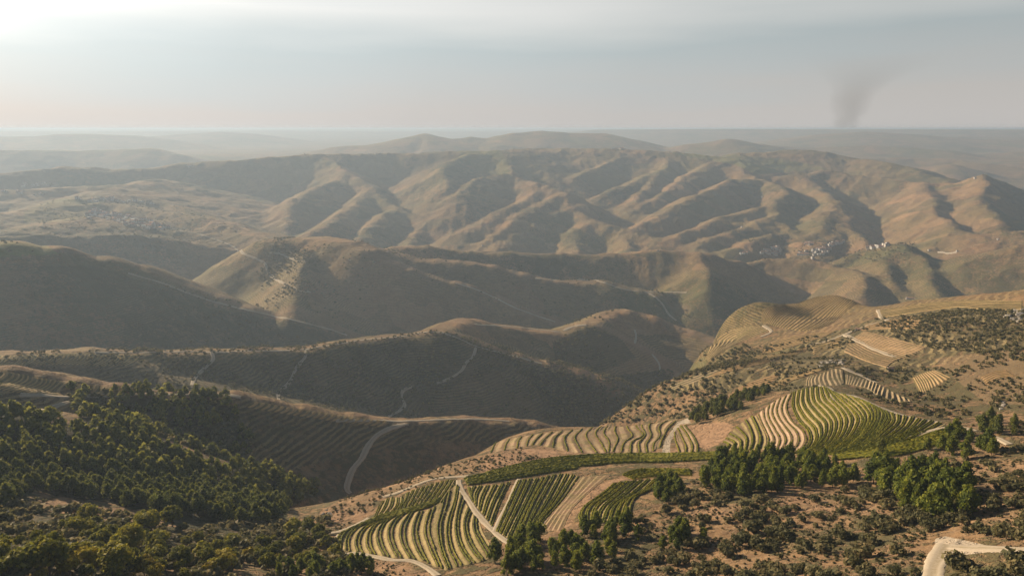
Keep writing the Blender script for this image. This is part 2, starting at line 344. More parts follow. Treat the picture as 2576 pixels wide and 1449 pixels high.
def tps(x, y):
    q = np.stack([x, y], -1) / 500.0
    s = TW[len(TX)] + q @ TW[len(TX) + 1:]
    for i in range(len(TX)):
        r2 = (q[..., 0] - TX[i, 0]) ** 2 + (q[..., 1] - TX[i, 1]) ** 2
        s += TW[i] * 0.5 * r2 * np.log(r2 + 1e-12)
    return s

AZ0, AZ1, NA = math.radians(-52), math.radians(50), 1500
R0, R1, NR = 100.0, 31000.0, 1800
AZ = np.linspace(AZ0, AZ1, NA); LR = np.linspace(math.log(R0), math.log(R1), NR)
def smax(a, b, k):
    h = np.clip(0.5 + 0.5 * (a - b) / k, 0, 1)
    return b * (1 - h) + a * h + k * h * (1 - h)
def base_height(az, lr):
    r = np.exp(lr); x = r * np.sin(az); y = r * np.cos(az)
    # erosion-like wobble of the ground plan so that gullies branch
    w = np.clip((r - 900) / 1500, 0, 1)
    w2 = np.clip((r - 2600) / 900, 0, 1)
    wx = x + w * 28 * fbm(x, y, 420, 3, 3) + w2 * 42 * fbm(x, y, 330, 3, 53); wy = y + w * 28 * fbm(x, y, 420, 3, 9) + w2 * 42 * fbm(x, y, 330, 3, 59)
    h = np.full_like(x, 25.0) + 0 * x
    h = h + np.clip((r - 5200) / 4000, 0, 1) * 330 + np.clip((r - 12000) / 9000, 0, 1) * 150
    k = np.clip(r * 0.006, 3, 18)
    for pts, sl, rd, wf in RG:
        dmx = (pts[:, 2].max()) / sl + wf
        lo = pts[:, :2].min(0) - dmx; hi = pts[:, :2].max(0) + dmx
        m = (x > lo[0]) & (x < hi[0]) & (y > lo[1]) & (y < hi[1])
        if not m.any(): continue
        px, py = wx[m], wy[m]
        best = np.full(px.shape, -1e9)
        for a, b in zip(pts[:-1], pts[1:]):
            dx, dy = b[0] - a[0], b[1] - a[1]
            t = np.clip(((px - a[0]) * dx + (py - a[1]) * dy) / (dx * dx + dy * dy + 1e-9), 0, 1)
            dd = np.hypot(px - a[0] - t * dx, py - a[1] - t * dy)
            dd = np.maximum(dd - wf, 0)
            z = a[2] + t * (b[2] - a[2]) - sl * (np.sqrt(dd * dd + rd * rd) - rd)
            np.maximum(best, z, out=best)
        h[m] = smax(best, h[m], k[m])
    g = tps(x, y)
    wn_ = np.clip((1750 - r) / 250, 0, 1)
    g = g * wn_ + (1 - wn_) * -400
    h = smax(g, h, 6.0)
    return h
cA = AZ[::3]; cR_ = LR[::3]
if cA[-1] != AZ[-1]: cA = np.append(cA, AZ[-1])
if cR_[-1] != LR[-1]: cR_ = np.append(cR_, LR[-1])
gl, ga = np.meshgrid(cR_, cA, indexing='ij')
hc = base_height(ga, gl)
# bilinear to the full grid
def up(hc):
    ia = np.clip(np.searchsorted(cA, AZ) - 1, 0, len(cA) - 2); fa = (AZ - cA[ia]) / (cA[ia + 1] - cA[ia])
    ir = np.clip(np.searchsorted(cR_, LR) - 1, 0, len(cR_) - 2); fr = (LR - cR_[ir]) / (cR_[ir + 1] - cR_[ir])
    t = hc[:, ia] * (1 - fa) + hc[:, ia + 1] * fa
    return t[ir] * (1 - fr)[:, None] + t[ir + 1] * fr[:, None]
H = up(hc)
LRg, AZg = np.meshgrid(LR, AZ, indexing='ij')
Rg = np.exp(LRg); Xg = Rg * np.sin(AZg); Yg = Rg * np.cos(AZg)
wfar = np.clip((Rg - 900) / 1600, 0, 1)
wh = np.clip((Rg - 4300) / 1500, 0, 1) * np.clip((11000 - Rg) / 3000, 0, 1)
H += wh * 26 * fbm(Xg, Yg, 800, 4, 17)
H += np.clip((Rg - 1900) / 1200, 0, 1) * np.clip((9000 - Rg) / 3000, 0, 1) * 8 * (fbm(Xg, Yg, 120, 4, 25, 0.55, ridged=True) - .45)
H += wfar * 11 * (fbm(Xg, Yg, 300, 5, 21, 0.5, ridged=True) - .45) * np.clip((9000 - Rg) / 4000, .0, 1)
wm = np.clip((Rg - 450) / 400, 0, 1) * np.clip((2600 - Rg) / 900, 0, 1)
H += wm * 2.6 * fbm(Xg, Yg, 70, 4, 31, 0.55)
H += 0.9 * fbm(Xg, Yg, 26, 4, 41, 0.55) * np.clip((1500 - Rg) / 600, 0, 1)
def height(x, y):
    a = np.arctan2(x, y); l = np.log(np.hypot(x, y) + 1e-9)
    fa = np.clip((a - AZ0) / (AZ1 - AZ0) * (NA - 1), 0, NA - 1.001); fl = np.clip((l - LR[0]) / (LR[-1] - LR[0]) * (NR - 1), 0, NR - 1.001)
    ia = fa.astype(int); il = fl.astype(int); ta = fa - ia; tl = fl - il
    return (H[il, ia] * (1 - ta) + H[il, ia + 1] * ta) * (1 - tl) + (H[il + 1, ia] * (1 - ta) + H[il + 1, ia + 1] * ta) * tl
_D = np.exp(np.linspace(math.log(110), math.log(30000), 2600))
def ground(u, v, dmin=110, dmax=29000):
    """first point of the ground on the sight line through a picture point, between two distances"""
    u = np.atleast_1d(np.asarray(u, float)); v = np.atleast_1d(np.asarray(v, float))
    rd = raydir(u, v); D = _D[(_D >= dmin) & (_D <= dmax)]
    out = np.zeros((len(u), 3))
    for s in range(0, len(u), 400):
        r = rd[s:s + 400]
        x = r[:, 0:1] * D; y = r[:, 1:2] * D; z = ZC + r[:, 2:3] * D
        diff = z - height(x, y)
        hit = diff <= 0
        i = np.where(hit.any(1), hit.argmax(1), diff.argmin(1)); i1 = np.clip(i - 1, 0, None)
        k = np.arange(len(r)); d0, d1 = diff[k, i1], diff[k, i]
        t = np.where((d0 > 0) & (d1 <= 0), d0 / (d0 - d1 + 1e-9), 0.0)
        d = D[i1] * (1 - t) + D[i] * t
        px, py = r[:, 0] * d, r[:, 1] * d
        out[s:s + 400] = np.stack([px, py, height(px, py)], -1)
    return out
def inpoly(u, v, poly):
    u = np.asarray(u); v = np.asarray(v); c = np.zeros(u.shape, bool)
    n = len(poly)
    for i in range(n):
        x0, y0 = poly[i]; x1, y1 = poly[(i + 1) % n]
        if y0 == y1: continue
        m = ((y0 > v) != (y1 > v)) & (u < (x1 - x0) * (v - y0) / (y1 - y0) + x0)
        c ^= m
    return c
def visible(x, y, z, pad=3.0):
    """True where the ground point is not hidden behind other ground"""
    r = np.hypot(x, y); ok = np.ones(len(x), bool)
    for f in np.linspace(0.12, 0.985, 60):
        ok &= height(x * f, y * f) < ZC + (z + pad - ZC) * f
    return ok
print('terrain %.1fs' % (time.time() - T0))
# ------------------------------------------------------------------ materials
def mat(name, rough=0.95, spec=0.1):
    m = bpy.data.materials.new(name); m.use_nodes = True
    t = m.node_tree; b = t.nodes['Principled BSDF']; b.inputs['Roughness'].default_value = rough
    b.inputs['Specular IOR Level'].default_value = spec
    return m, t, b
def attr_n(t, name, typ='GEOMETRY'):
    n = t.nodes.new('ShaderNodeAttribute'); n.attribute_name = name; n.attribute_type = typ
    return n
def noise_n(t, vec, scale, detail=3.0, rough=0.55, w=None):
    n = t.nodes.new('ShaderNodeTexNoise'); n.inputs['Scale'].default_value = scale
    n.inputs['Detail'].default_value = detail; n.inputs['Roughness'].default_value = rough
    if vec is not None: t.links.new(vec, n.inputs['Vector'])
    return n.outputs[0]

m_ground, t, b = mat('ground')
geo = t.nodes.new('ShaderNodeNewGeometry'); pos = geo.outputs['Position']
n_big = noise_n(t, pos, 0.0035, 5, 0.6)
n_mid = noise_n(t, pos, 0.018, 5, 0.6)
n_sml = noise_n(t, pos, 0.11, 5, 0.65)
n_fin = noise_n(t, pos, 0.6, 4, 0.65)
soil = mix_n(t, ramp_n(t, n_mid, [(0.32, 0.0), (0.68, 1.0)]), (0.215, 0.122, 0.064), (0.375, 0.232, 0.115))
soil = mix_n(t, ramp_n(t, n_sml, [(0.38, 0.0), (0.66, 0.75)]), soil, (0.12, 0.078, 0.052))
soil = mix_n(t, ramp_n(t, n_fin, [(0.40, 0.0), (0.70, 0.7)]), soil, (0.34, 0.245, 0.15))
sepg = t.nodes.new('ShaderNodeSeparateXYZ'); t.links.new(attr_n(t, 'cover').outputs['Vector'], sepg.inputs[0])
terr, green, scrub = sepg.outputs[0], sepg.outputs[1], sepg.outputs[2]
sep2 = t.nodes.new('ShaderNodeSeparateXYZ'); t.links.new(attr_n(t, 'cover2').outputs['Vector'], sep2.inputs[0])
dirt, bare, forest_shade = sep2.outputs[0], sep2.outputs[1], sep2.outputs[2]
# low scrub: dark green flecks whose amount follows the cover value
fleck = math_n(t, 'ADD', math_n(t, 'MULTIPLY', noise_n(t, pos, 0.16, 4, 0.7), 0.55), math_n(t, 'MULTIPLY', noise_n(t, pos, 0.03, 4, 0.7), 0.45))
thr = math_n(t, 'SUBTRACT', 0.64, math_n(t, 'MULTIPLY', scrub, 0.30))
fm = math_n(t, 'MULTIPLY', math_n(t, 'SUBTRACT', fleck, thr), 14.0, clamp=True)
scol = mix_n(t, n_mid, (0.055, 0.06, 0.03), (0.14, 0.125, 0.062))
col = mix_n(t, math_n(t, 'MULTIPLY', fm, 0.85), soil, scol)
# terraces following the contour: pale banks, darker planted benches
sz = t.nodes.new('ShaderNodeSeparateXYZ'); t.links.new(pos, sz.inputs[0])
zz = math_n(t, 'ADD', math_n(t, 'MULTIPLY', sz.outputs[2], 0.33), math_n(t, 'MULTIPLY', n_mid, 3.2))
fz = math_n(t, 'FRACT', zz)
tri = math_n(t, 'ABSOLUTE', math_n(t, 'SUBTRACT', fz, 0.5))
bank = ramp_n(t, tri, [(0.22, 0.0), (0.34, 1.0)])
vine = mix_n(t, green, (0.10, 0.085, 0.045), (0.10, 0.13, 0.028))
vine = mix_n(t, ramp_n(t, n_sml, [(0.4, 0.0), (0.6, 0.5)]), vine, (0.13, 0.09, 0.055))
tcol = mix_n(t, bank, vine, (0.34, 0.26, 0.13))
vo = t.nodes.new('ShaderNodeTexVoronoi'); vo.inputs['Scale'].default_value = 0.0075; vo.inputs['Randomness'].default_value = 1.0
wv = N(t, 'ShaderNodeVectorMath', operation='ADD'); nw = t.nodes.new('ShaderNodeTexNoise'); nw.inputs['Scale'].default_value = 0.012; nw.inputs['Detail'].default_value = 3
t.links.new(pos, nw.inputs['Vector']); ws = N(t, 'ShaderNodeVectorMath', operation='SCALE'); t.links.new(nw.outputs['Color'], ws.inputs[0]); ws.inputs[3].default_value = 70.0
t.links.new(pos, wv.inputs[0]); t.links.new(ws.outputs[0], wv.inputs[1]); t.links.new(wv.outputs[0], vo.inputs['Vector'])
sv = t.nodes.new('ShaderNodeSeparateXYZ'); t.links.new(vo.outputs['Color'], sv.inputs[0])
parcel = mix_n(t, sv.outputs[0], (0.62, 0.72, 0.62), (1.32, 1.22, 1.12))
col = mix_n(t, attr_n(t, 'parcels').outputs['Fac'], col, mix_n(t, 1.0, col, parcel, 'MULTIPLY'))
tm = ramp_n(t, math_n(t, 'ADD', math_n(t, 'ADD', terr, math_n(t, 'MULTIPLY', math_n(t, 'SUBTRACT', sv.outputs[1], 0.5), 0.5)), math_n(t, 'MULTIPLY', math_n(t, 'SUBTRACT', n_big, 0.5), 0.9)), [(0.35, 0.0), (0.55, 0.42)])
tm = math_n(t, 'MULTIPLY', tm, ramp_n(t, n_mid, [(0.36, 0.15), (0.6, 1.0)]))
tm = math_n(t, 'MULTIPLY', tm, math_n(t, 'SUBTRACT', 2.1, math_n(t, 'MULTIPLY', attr_n(t, 'parcels').outputs['Fac'], 1.25)), clamp=True)
col = mix_n(t, tm, col, tcol)
col = mix_n(t, math_n(t, 'MULTIPLY', math_n(t, 'MULTIPLY', green, 0.75), math_n(t, 'SUBTRACT', 1.0, terr, clamp=True)), col, mix_n(t, n_sml, (0.13, 0.17, 0.04), (0.22, 0.24, 0.07)))
col = mix_n(t, math_n(t, 'MULTIPLY', forest_shade, 0.8), col, mix_n(t, n_sml, (0.024, 0.036, 0.022), (0.062, 0.066, 0.034)))  # woodland floor, and the painted shade of the ridge faces
col = mix_n(t, math_n(t, 'MULTIPLY', bare, 0.8), col, mix_n(t, n_fin, (0.36, 0.205, 0.12), (0.46, 0.30, 0.19)))  # bare earth, and the painted sunlight along the crests
dn = math_n(t, 'ADD', dirt, math_n(t, 'MULTIPLY', math_n(t, 'SUBTRACT', n_fin, 0.5), 0.25))
col = mix_n(t, ramp_n(t, dn, [(0.4, 0.0), (0.6, 1.0)]), col, mix_n(t, n_fin, (0.36, 0.29, 0.215), (0.52, 0.44, 0.34)))
t.links.new(col, b.inputs['Base Color'])
bh = math_n(t, 'ADD', math_n(t, 'MULTIPLY', n_fin, 0.35), math_n(t, 'ADD', math_n(t, 'MULTIPLY', fm, 1.3), math_n(t, 'MULTIPLY', math_n(t, 'MULTIPLY', bank, tm), 1.0)))
bh = math_n(t, 'ADD', bh, math_n(t, 'MULTIPLY', n_sml, 2.2))
bp = t.nodes.new('ShaderNodeBump'); bp.inputs['Strength'].default_value = 0.8; bp.inputs['Distance'].default_value = 1.0
t.links.new(bh, bp.inputs['Height']); t.links.new(bp.outputs[0], b.inputs['Normal'])

# ------------------------------------------------------------------ land cover, painted slope shade and crest light on the ground sheet
U, Vv = project(Xg, Yg, H)
terrA = np.zeros_like(H); greenA = np.zeros_like(H); scrubA = np.full_like(H, 0.55)
dirtA = np.zeros_like(H); bare_litA = np.zeros_like(H); forest_shadeA = np.zeros_like(H)
def blot(A, poly, d0, d1, val=1.0, mode='max'):
    m = (Rg > d0) & (Rg < d1)
    p = np.array(poly)
    m &= (U > p[:, 0].min()) & (U < p[:, 0].max()) & (Vv > p[:, 1].min()) & (Vv < p[:, 1].max())
    ii = np.nonzero(m)
    q = inpoly(U[ii], Vv[ii], poly)
    ii = (ii[0][q], ii[1][q])
    A[ii] = np.maximum(A[ii], val) if mode == 'max' else val
low = fbm(Xg, Yg, 700, 3, 61)
# mid and far slopes: vineyards and scrub in large patches
terrA = np.where(Rg > 900, np.clip(0.55 + 0.6 * low, 0, 1), 0.0)
terrA = np.where((Rg > 3300), terrA * 0.75, terrA)
greenA = np.where(Rg > 900, np.clip(0.12 + 0.8 * fbm(Xg, Yg, 520, 3, 71), 0, 1), 0.0)
scrubA = np.where(Rg > 900, np.clip(0.42 + 0.9 * fbm(Xg, Yg, 600, 3, 81) - 0.12 * (Rg > 3200), 0, 1), scrubA)
# ridge A / ridge B
A_face = [(600, 1000), (900, 1045), (1440, 1080), (1100, 1180), (880, 1245), (640, 1180)]
blot(terrA, [(-100, 880), (1000, 1040), (1450, 1070), (1450, 1095), (1000, 1120), (640, 1200), (-100, 1040)], 620, 880, .7)
blot(terrA, [(-100, 870), (900, 840), (1100, 820), (1560, 940), (1560, 1060), (900, 1060), (-100, 960)], 880, 1500, .85)
blot(greenA, [(-100, 870), (900, 840), (900, 900), (-100, 930)], 880, 1500, .7)
blot(greenA, [(-100, 600), (110, 612), (150, 640), (-100, 650)], 1700, 2000, 1.0)
blot(terrA, [(-100, 600), (160, 612), (150, 640), (-100, 650)], 1700, 2000, 0.0, 'set')
blot(terrA, c6([(180, 950), (1000, 700), (1500, 560), (2100, 470), (2700, 470), (2700, 720), (2000, 900), (1500, 960), (700, 1060), (0, 1100)]), 480, 1400, .62)
blot(scrubA, c6([(-100, 1100), (180, 950), (1000, 700), (1500, 560), (2100, 470), (2700, 470), (2700, 1300), (1000, 1100)]), 480, 1400, .78)
# green plateau on the massif, yellow fields by the left village
blot(greenA, [(1680, 385), (1870, 392), (2000, 405), (2080, 425), (1900, 440), (1850, 415)], 4500, 6500, 1.0)
blot(greenA, [(60, 530), (150, 500), (260, 505), (240, 545), (130, 560), (60, 560)], 3200, 4600, .9)
blot(terrA, [(1100, 380), (1270, 378), (1280, 440), (1200, 440), (1110, 440)], 4300, 5600, 0.0, 'set')
blot(greenA, [(1150, 380), (1260, 378), (1290, 450), (1200, 430)], 4300, 5600, .55)
# wood on the left
WOOD = cL([(-1100, 200), (-200, 250), (250, 240), (450, 330), (900, 345), (1100, 360), (1160, 460), (1400, 570), (1700, 640), (2000, 690), (2330, 760), (2400, 830), (2150, 930), (2130, 1010), (1900, 1090), (1500, 1100), (1250, 1060), (1150, 960), (1000, 940), (700, 880), (420, 850), (250, 800), (200, 900), (-200, 1000), (-1100, 1000)])
SLOPE = cL([(500, 110), (700, 60), (900, 75), (1200, 95), (1700, 140), (1760, 230), (1870, 430), (1860, 640), (1600, 600), (1400, 560), (1150, 450), (950, 340), (640, 320)])
LOWW = cL([(-1100, 950), (-200, 900), (250, 900), (420, 1000), (1000, 1050), (1250, 1080), (2100, 1060), (2450, 1130), (2300, 1300), (1900, 1330), (1200, 1300), (1250, 1449), (-200, 1449), (-1100, 1449)])
blot(forest_shadeA, WOOD, 300, 720, 1.0); blot(forest_shadeA, SLOPE, 560, 760, .8); blot(forest_shadeA, LOWW, 220, 640, .75)
blot(bare_litA, cL([(300, 880), (520, 900), (700, 930), (900, 950), (980, 1010), (820, 1030), (600, 990), (400, 960)]), 350, 520, .6)
blot(forest_shadeA, cL([(300, 880), (520, 900), (700, 930), (900, 950), (980, 1010), (820, 1030), (600, 990), (400, 960)]), 350, 520, .15, 'set')
blot(forest_shadeA, [(1330, 925), (1500, 950), (1690, 930), (1700, 980), (1600, 1030), (1480, 1090), (1380, 1050)], 900, 1800, .75)
blot(forest_shadeA, [(1390, 860), (1475, 822), (1560, 850), (1600, 900), (1500, 940), (1400, 920)], 1200, 1800, .6)
blot(forest_shadeA, [(440, 800), (560, 780), (870, 845), (860, 880), (460, 880)], 1400, 1900, .5)
blot(forest_shadeA, [(-50, 925), (340, 925), (620, 900), (780, 890), (900, 870), (1100, 850), (1300, 905), (1500, 960), (1560, 1000), (1480, 1090), (1000, 1060), (500, 1000), (300, 960), (-50, 940)], 880, 1500, .55)  # face of ridge B: slope shade painted in with the woodland tone
blot(forest_shadeA, [(600, 1025), (900, 1062), (1400, 1085), (1200, 1180), (880, 1250), (640, 1200), (560, 1080)], 600, 850, .35)  # face of ridge A: painted shade, weaker
blot(forest_shadeA, [(-50, 660), (240, 670), (420, 730), (600, 790), (860, 850), (860, 880), (-50, 880)], 1450, 1900, .35)  # near face of the long left ridge: painted shade
# bare reddish earth
for p, v in [(cN([(70, 860), (350, 700), (900, 520), (1330, 420), (1700, 300), (1900, 300), (1900, 420), (1400, 500), (900, 620), (560, 760), (540, 900), (230, 1010), (90, 1000)]), .45),
             (cD([(0, 570), (300, 500), (520, 510), (560, 560), (250, 610), (0, 670)]), .9),
             (cD([(560, 540), (1600, 540), (1590, 500), (1100, 500), (700, 470)]), .7),
             (cD([(1480, 330), (1780, 300), (1850, 330), (1760, 450), (1640, 510), (1540, 450)]), .95),
             (cN([(300, 1250), (700, 1320), (1140, 1449), (900, 1449), (250, 1320)]), .6),
             (cD([(600, 900), (700, 830), (1060, 680), (1080, 700), (850, 830), (700, 960), (640, 1060), (560, 1130), (450, 1080)]), .75),
             (cN([(1500, 1100), (1780, 1160), (1660, 1300), (1600, 1250)]), .6),
             (cR([(-400, 930), (0, 900), (400, 860), (1000, 900), (1050, 980), (500, 960), (0, 1010), (-500, 1000)]), .6),
             (cR([(1450, 600), (1760, 640), (2066, 620), (2066, 720), (1700, 700), (1500, 640)]), .5),
             (c6([(1900, 860), (2576, 780), (2576, 1200), (2300, 1200), (2050, 1000)]), .35)]:
    blot(bare_litA, p, 200, 1000, v)
# bottom right track and the clearings of pale dirt
APRON = cR([(1400, 1170), (1480, 1150), (1620, 1180), (1800, 1220), (2100, 1236), (2200, 1250), (2200, 1272), (1800, 1270), (1600, 1288), (1500, 1325), (1470, 1370), (1450, 1500), (1340, 1500), (1340, 1400), (1400, 1350), (1430, 1290), (1440, 1240), (1400, 1200)])
blot(dirtA, APRON, 180, 420)
blot(dirtA, cD([(1430, 300), (1510, 270), (1530, 310), (1450, 320), (1380, 440), (1370, 540), (1310, 540), (1340, 430)]), 380, 700)
blot(dirtA, cN([(780, 60), (900, 72), (820, 88), (760, 80)]), 650, 900)
blot(dirtA, cR([(1440, 345), (1640, 340), (1700, 365), (1540, 362)]), 380, 560, .8)
blot(dirtA, cN([(2050, 1000), (2250, 820), (2300, 830), (2150, 1000), (2080, 1060)]), 250, 500, .55)
for pts, sl, rd, wf in RG:  # ridge crests: sunlit strip painted pale in the bare-earth tone
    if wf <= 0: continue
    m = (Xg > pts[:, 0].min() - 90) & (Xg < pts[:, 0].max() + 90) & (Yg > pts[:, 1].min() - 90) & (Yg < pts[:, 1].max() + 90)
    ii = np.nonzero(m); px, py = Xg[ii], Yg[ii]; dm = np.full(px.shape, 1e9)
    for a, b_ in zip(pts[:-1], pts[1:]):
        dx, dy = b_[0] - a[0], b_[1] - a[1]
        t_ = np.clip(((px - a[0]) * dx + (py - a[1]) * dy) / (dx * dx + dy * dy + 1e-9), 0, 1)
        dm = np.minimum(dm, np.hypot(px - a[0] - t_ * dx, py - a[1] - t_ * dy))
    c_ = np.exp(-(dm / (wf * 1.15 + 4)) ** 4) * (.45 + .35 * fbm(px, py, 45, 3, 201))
    bare_litA[ii] = np.maximum(bare_litA[ii], c_); forest_shadeA[ii] *= 1 - np.clip(c_ * 1.5, 0, 1)
g_cov = np.stack([terrA, greenA, scrubA], -1).reshape(-1, 3)
g_cov2 = np.stack([dirtA, bare_litA, forest_shadeA], -1).reshape(-1, 3)
idx = np.arange(NR * NA).reshape(NR, NA)
F = np.stack([idx[:-1, :-1], idx[:-1, 1:], idx[1:, 1:], idx[1:, :-1]], -1).reshape(-1, 4)[:, ::-1]
V = np.stack([Xg, Yg, H], -1).reshape(-1, 3)
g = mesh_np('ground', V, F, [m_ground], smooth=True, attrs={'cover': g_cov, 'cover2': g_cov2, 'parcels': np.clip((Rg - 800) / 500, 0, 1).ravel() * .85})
tag(g, kind='structure')
del V, F
print('ground %.1fs' % (time.time() - T0))

# ------------------------------------------------------------------ haze over the whole valley
def haze():
    x0, x1, y0, y1, z0, z1 = -26500, 26500, -1500, 31500, -60, max(ZC + 8, float(H.max()) + 6)
    V = np.array([(x, y, z) for z in (z0, z1) for y in (y0, y1) for x in (x0, x1)], float)
    F = np.array([(0, 2, 3, 1), (4, 5, 7, 6), (0, 1, 5, 4), (2, 6, 7, 3), (0, 4, 6, 2), (1, 3, 7, 5)])
    m = bpy.data.materials.new('haze'); m.use_nodes = True; t = m.node_tree; t.nodes.clear()
    o = N(t, 'ShaderNodeOutputMaterial'); p = N(t, 'ShaderNodeVolumePrincipled')
    p.inputs['Color'].default_value = (0.50, 0.64, 0.83, 1); p.inputs['Density'].default_value = 9.8e-5
    p.inputs['Anisotropy'].default_value = 0.27
    t.links.new(p.outputs[0], o.inputs['Volume'])
    tag(mesh_np('haze', V, F, [m]), kind='stuff')
haze()

# ------------------------------------------------------------------ vineyards laid out between guide rows
def terr_mat(name, b0, b1, k0, k1, wob, edge0=0.60, green=0.5):
    m, t, b = mat(name)
    geo = t.nodes.new('ShaderNodeNewGeometry'); pos = geo.outputs['Position']
    ft = attr_n(t, 'row').outputs['Fac']; et = attr_n(t, 'tint')
    nf = noise_n(t, pos, 0.7, 4, 0.7); ns = noise_n(t, pos, 0.09, 4, 0.6)
    sh = math_n(t, 'ADD', math_n(t, 'MULTIPLY', math_n(t, 'SUBTRACT', nf, 0.5), wob), math_n(t, 'MULTIPLY', math_n(t, 'SUBTRACT', ns, 0.5), wob * 1.2))
    ph = math_n(t, 'FRACT', math_n(t, 'ADD', ft, sh))
    bank = ramp_n(t, ph, [(0.0, 0.3), (0.05, 0.0), (edge0, 0.0), (edge0 + .1, 1.0), (0.92, 1.0), (1.0, 0.3)])
    bank = math_n(t, 'MULTIPLY', bank, ramp_n(t, nf, [(0.25, 0.45), (0.5, 1.0)]))
    bench = mix_n(t, ramp_n(t, nf, [(0.35, 0.0), (0.65, 1.0)]), b0, b1)
    bench = mix_n(t, ramp_n(t, ns, [(0.42, 0.0), (0.66, green)]), bench, (0.14, 0.145, 0.05))
    bankc = mix_n(t, ramp_n(t, nf, [(0.3, 0.0), (0.7, 1.0)]), k0, k1)
    bankc = mix_n(t, ramp_n(t, ns, [(0.4, 0.0), (0.62, green)]), bankc, (0.26, 0.22, 0.09))
    c = mix_n(t, bank, bench, bankc)
    c = mix_n(t, 1.0, c, et.outputs['Vector'], 'MULTIPLY')
    t.links.new(c, b.inputs['Base Color'])
    bp = t.nodes.new('ShaderNodeBump'); bp.inputs['Strength'].default_value = 0.8; bp.inputs['Distance'].default_value = 0.5
    t.links.new(nf, bp.inputs['Height']); t.links.new(bp.outputs[0], b.inputs['Normal'])
    return m
m_terr = terr_mat('terraced_ground', (0.15, 0.10, 0.062), (0.27, 0.19, 0.11), (0.31, 0.235, 0.11), (0.46, 0.36, 0.175), .22, .66)
m_terr_brown = terr_mat('terraced_ground_brown', (0.20, 0.125, 0.08), (0.30, 0.20, 0.12), (0.32, 0.215, 0.135), (0.46, 0.33, 0.21), .34, .55, .6)
m_terr_pink = terr_mat('terraced_ground_pink', (0.26, 0.16, 0.105), (0.38, 0.25, 0.165), (0.38, 0.265, 0.17), (0.52, 0.38, 0.26), .26, .55, .25)

m_terrv, t, b = mat('terraced_ground_far')      # the same with the vines too small for rows of their own
geo = t.nodes.new('ShaderNodeNewGeometry'); pos = geo.outputs['Position']
ft = attr_n(t, 'row').outputs['Fac']; et = attr_n(t, 'tint')
nf = noise_n(t, pos, 0.35, 4, 0.65); ns = noise_n(t, pos, 0.05, 4, 0.6)
ph = math_n(t, 'FRACT', math_n(t, 'ADD', ft, math_n(t, 'MULTIPLY', math_n(t, 'SUBTRACT', nf, 0.5), 0.25)))
bank = ramp_n(t, ph, [(0.0, 0.0), (0.5, 0.0), (0.62, 1.0), (0.9, 1.0), (1.0, 0.0)])
vin = mix_n(t, ramp_n(t, nf, [(0.35, 0.0), (0.6, 1.0)]), (0.085, 0.085, 0.035), (0.19, 0.145, 0.09))
bankc = mix_n(t, ramp_n(t, ns, [(0.35, 0.0), (0.6, 1.0)]), (0.30, 0.225, 0.125), (0.48, 0.36, 0.23))
c = mix_n(t, bank, vin, bankc)
c = mix_n(t, ramp_n(t, ns, [(0.5, 0.0), (0.68, 0.6)]), c, (0.13, 0.12, 0.05))
c = mix_n(t, 1.0, c, et.outputs['Vector'], 'MULTIPLY')
t.links.new(c, b.inputs['Base Color'])

def leafmat(name, dark, mid, light, trans=0.25, obj=0.5):
    m, t, b = mat(name, 0.7, 0.2)
    r = attr_n(t, 'rnd').outputs['Fac']
    oi = t.nodes.new('ShaderNodeObjectInfo')
    rr = math_n(t, 'ADD', r, math_n(t, 'MULTIPLY', math_n(t, 'SUBTRACT', oi.outputs['Random'], 0.5), obj), clamp=True)
    c = ramp_n(t, rr, [(0.0, dark), (0.5, mid), (1.0, light)])
    t.links.new(c, b.inputs['Base Color'])
    tr = t.nodes.new('ShaderNodeBsdfTranslucent'); t.links.new(c, tr.inputs[0])
    mx = t.nodes.new('ShaderNodeMixShader'); mx.inputs[0].default_value = trans
    t.links.new(b.outputs[0], mx.inputs[1]); t.links.new(tr.outputs[0], mx.inputs[2])
    out = [n for n in t.nodes if n.type == 'OUTPUT_MATERIAL'][0]
    t.links.new(mx.outputs[0], out.inputs[0])
    return m
m_pine = leafmat('pine_needles', (0.055, 0.072, 0.018), (0.15, 0.17, 0.035), (0.29, 0.275, 0.055), trans=.42)
m_euc = leafmat('eucalyptus_leaves', (0.06, 0.085, 0.014), (0.165, 0.2, 0.025), (0.33, 0.32, 0.04), trans=.45)
m_broad = leafmat('broad_leaves', (0.09, 0.10, 0.02), (0.21, 0.21, 0.035), (0.40, 0.34, 0.045), trans=.4)
m_scrub = leafmat('scrub_leaves', (0.075, 0.078, 0.034), (0.165, 0.155, 0.068), (0.30, 0.24, 0.11), trans=.4)
m_vine = leafmat('vine_leaves', (0.10, 0.115, 0.012), (0.22, 0.225, 0.018), (0.38, 0.33, 0.03), trans=.42)
m_bark, t, b = mat('bark')
geo = t.nodes.new('ShaderNodeNewGeometry')
t.links.new(mix_n(t, noise_n(t, geo.outputs['Position'], 3, 3), (0.07, 0.045, 0.03), (0.19, 0.14, 0.10)), b.inputs['Base Color'])

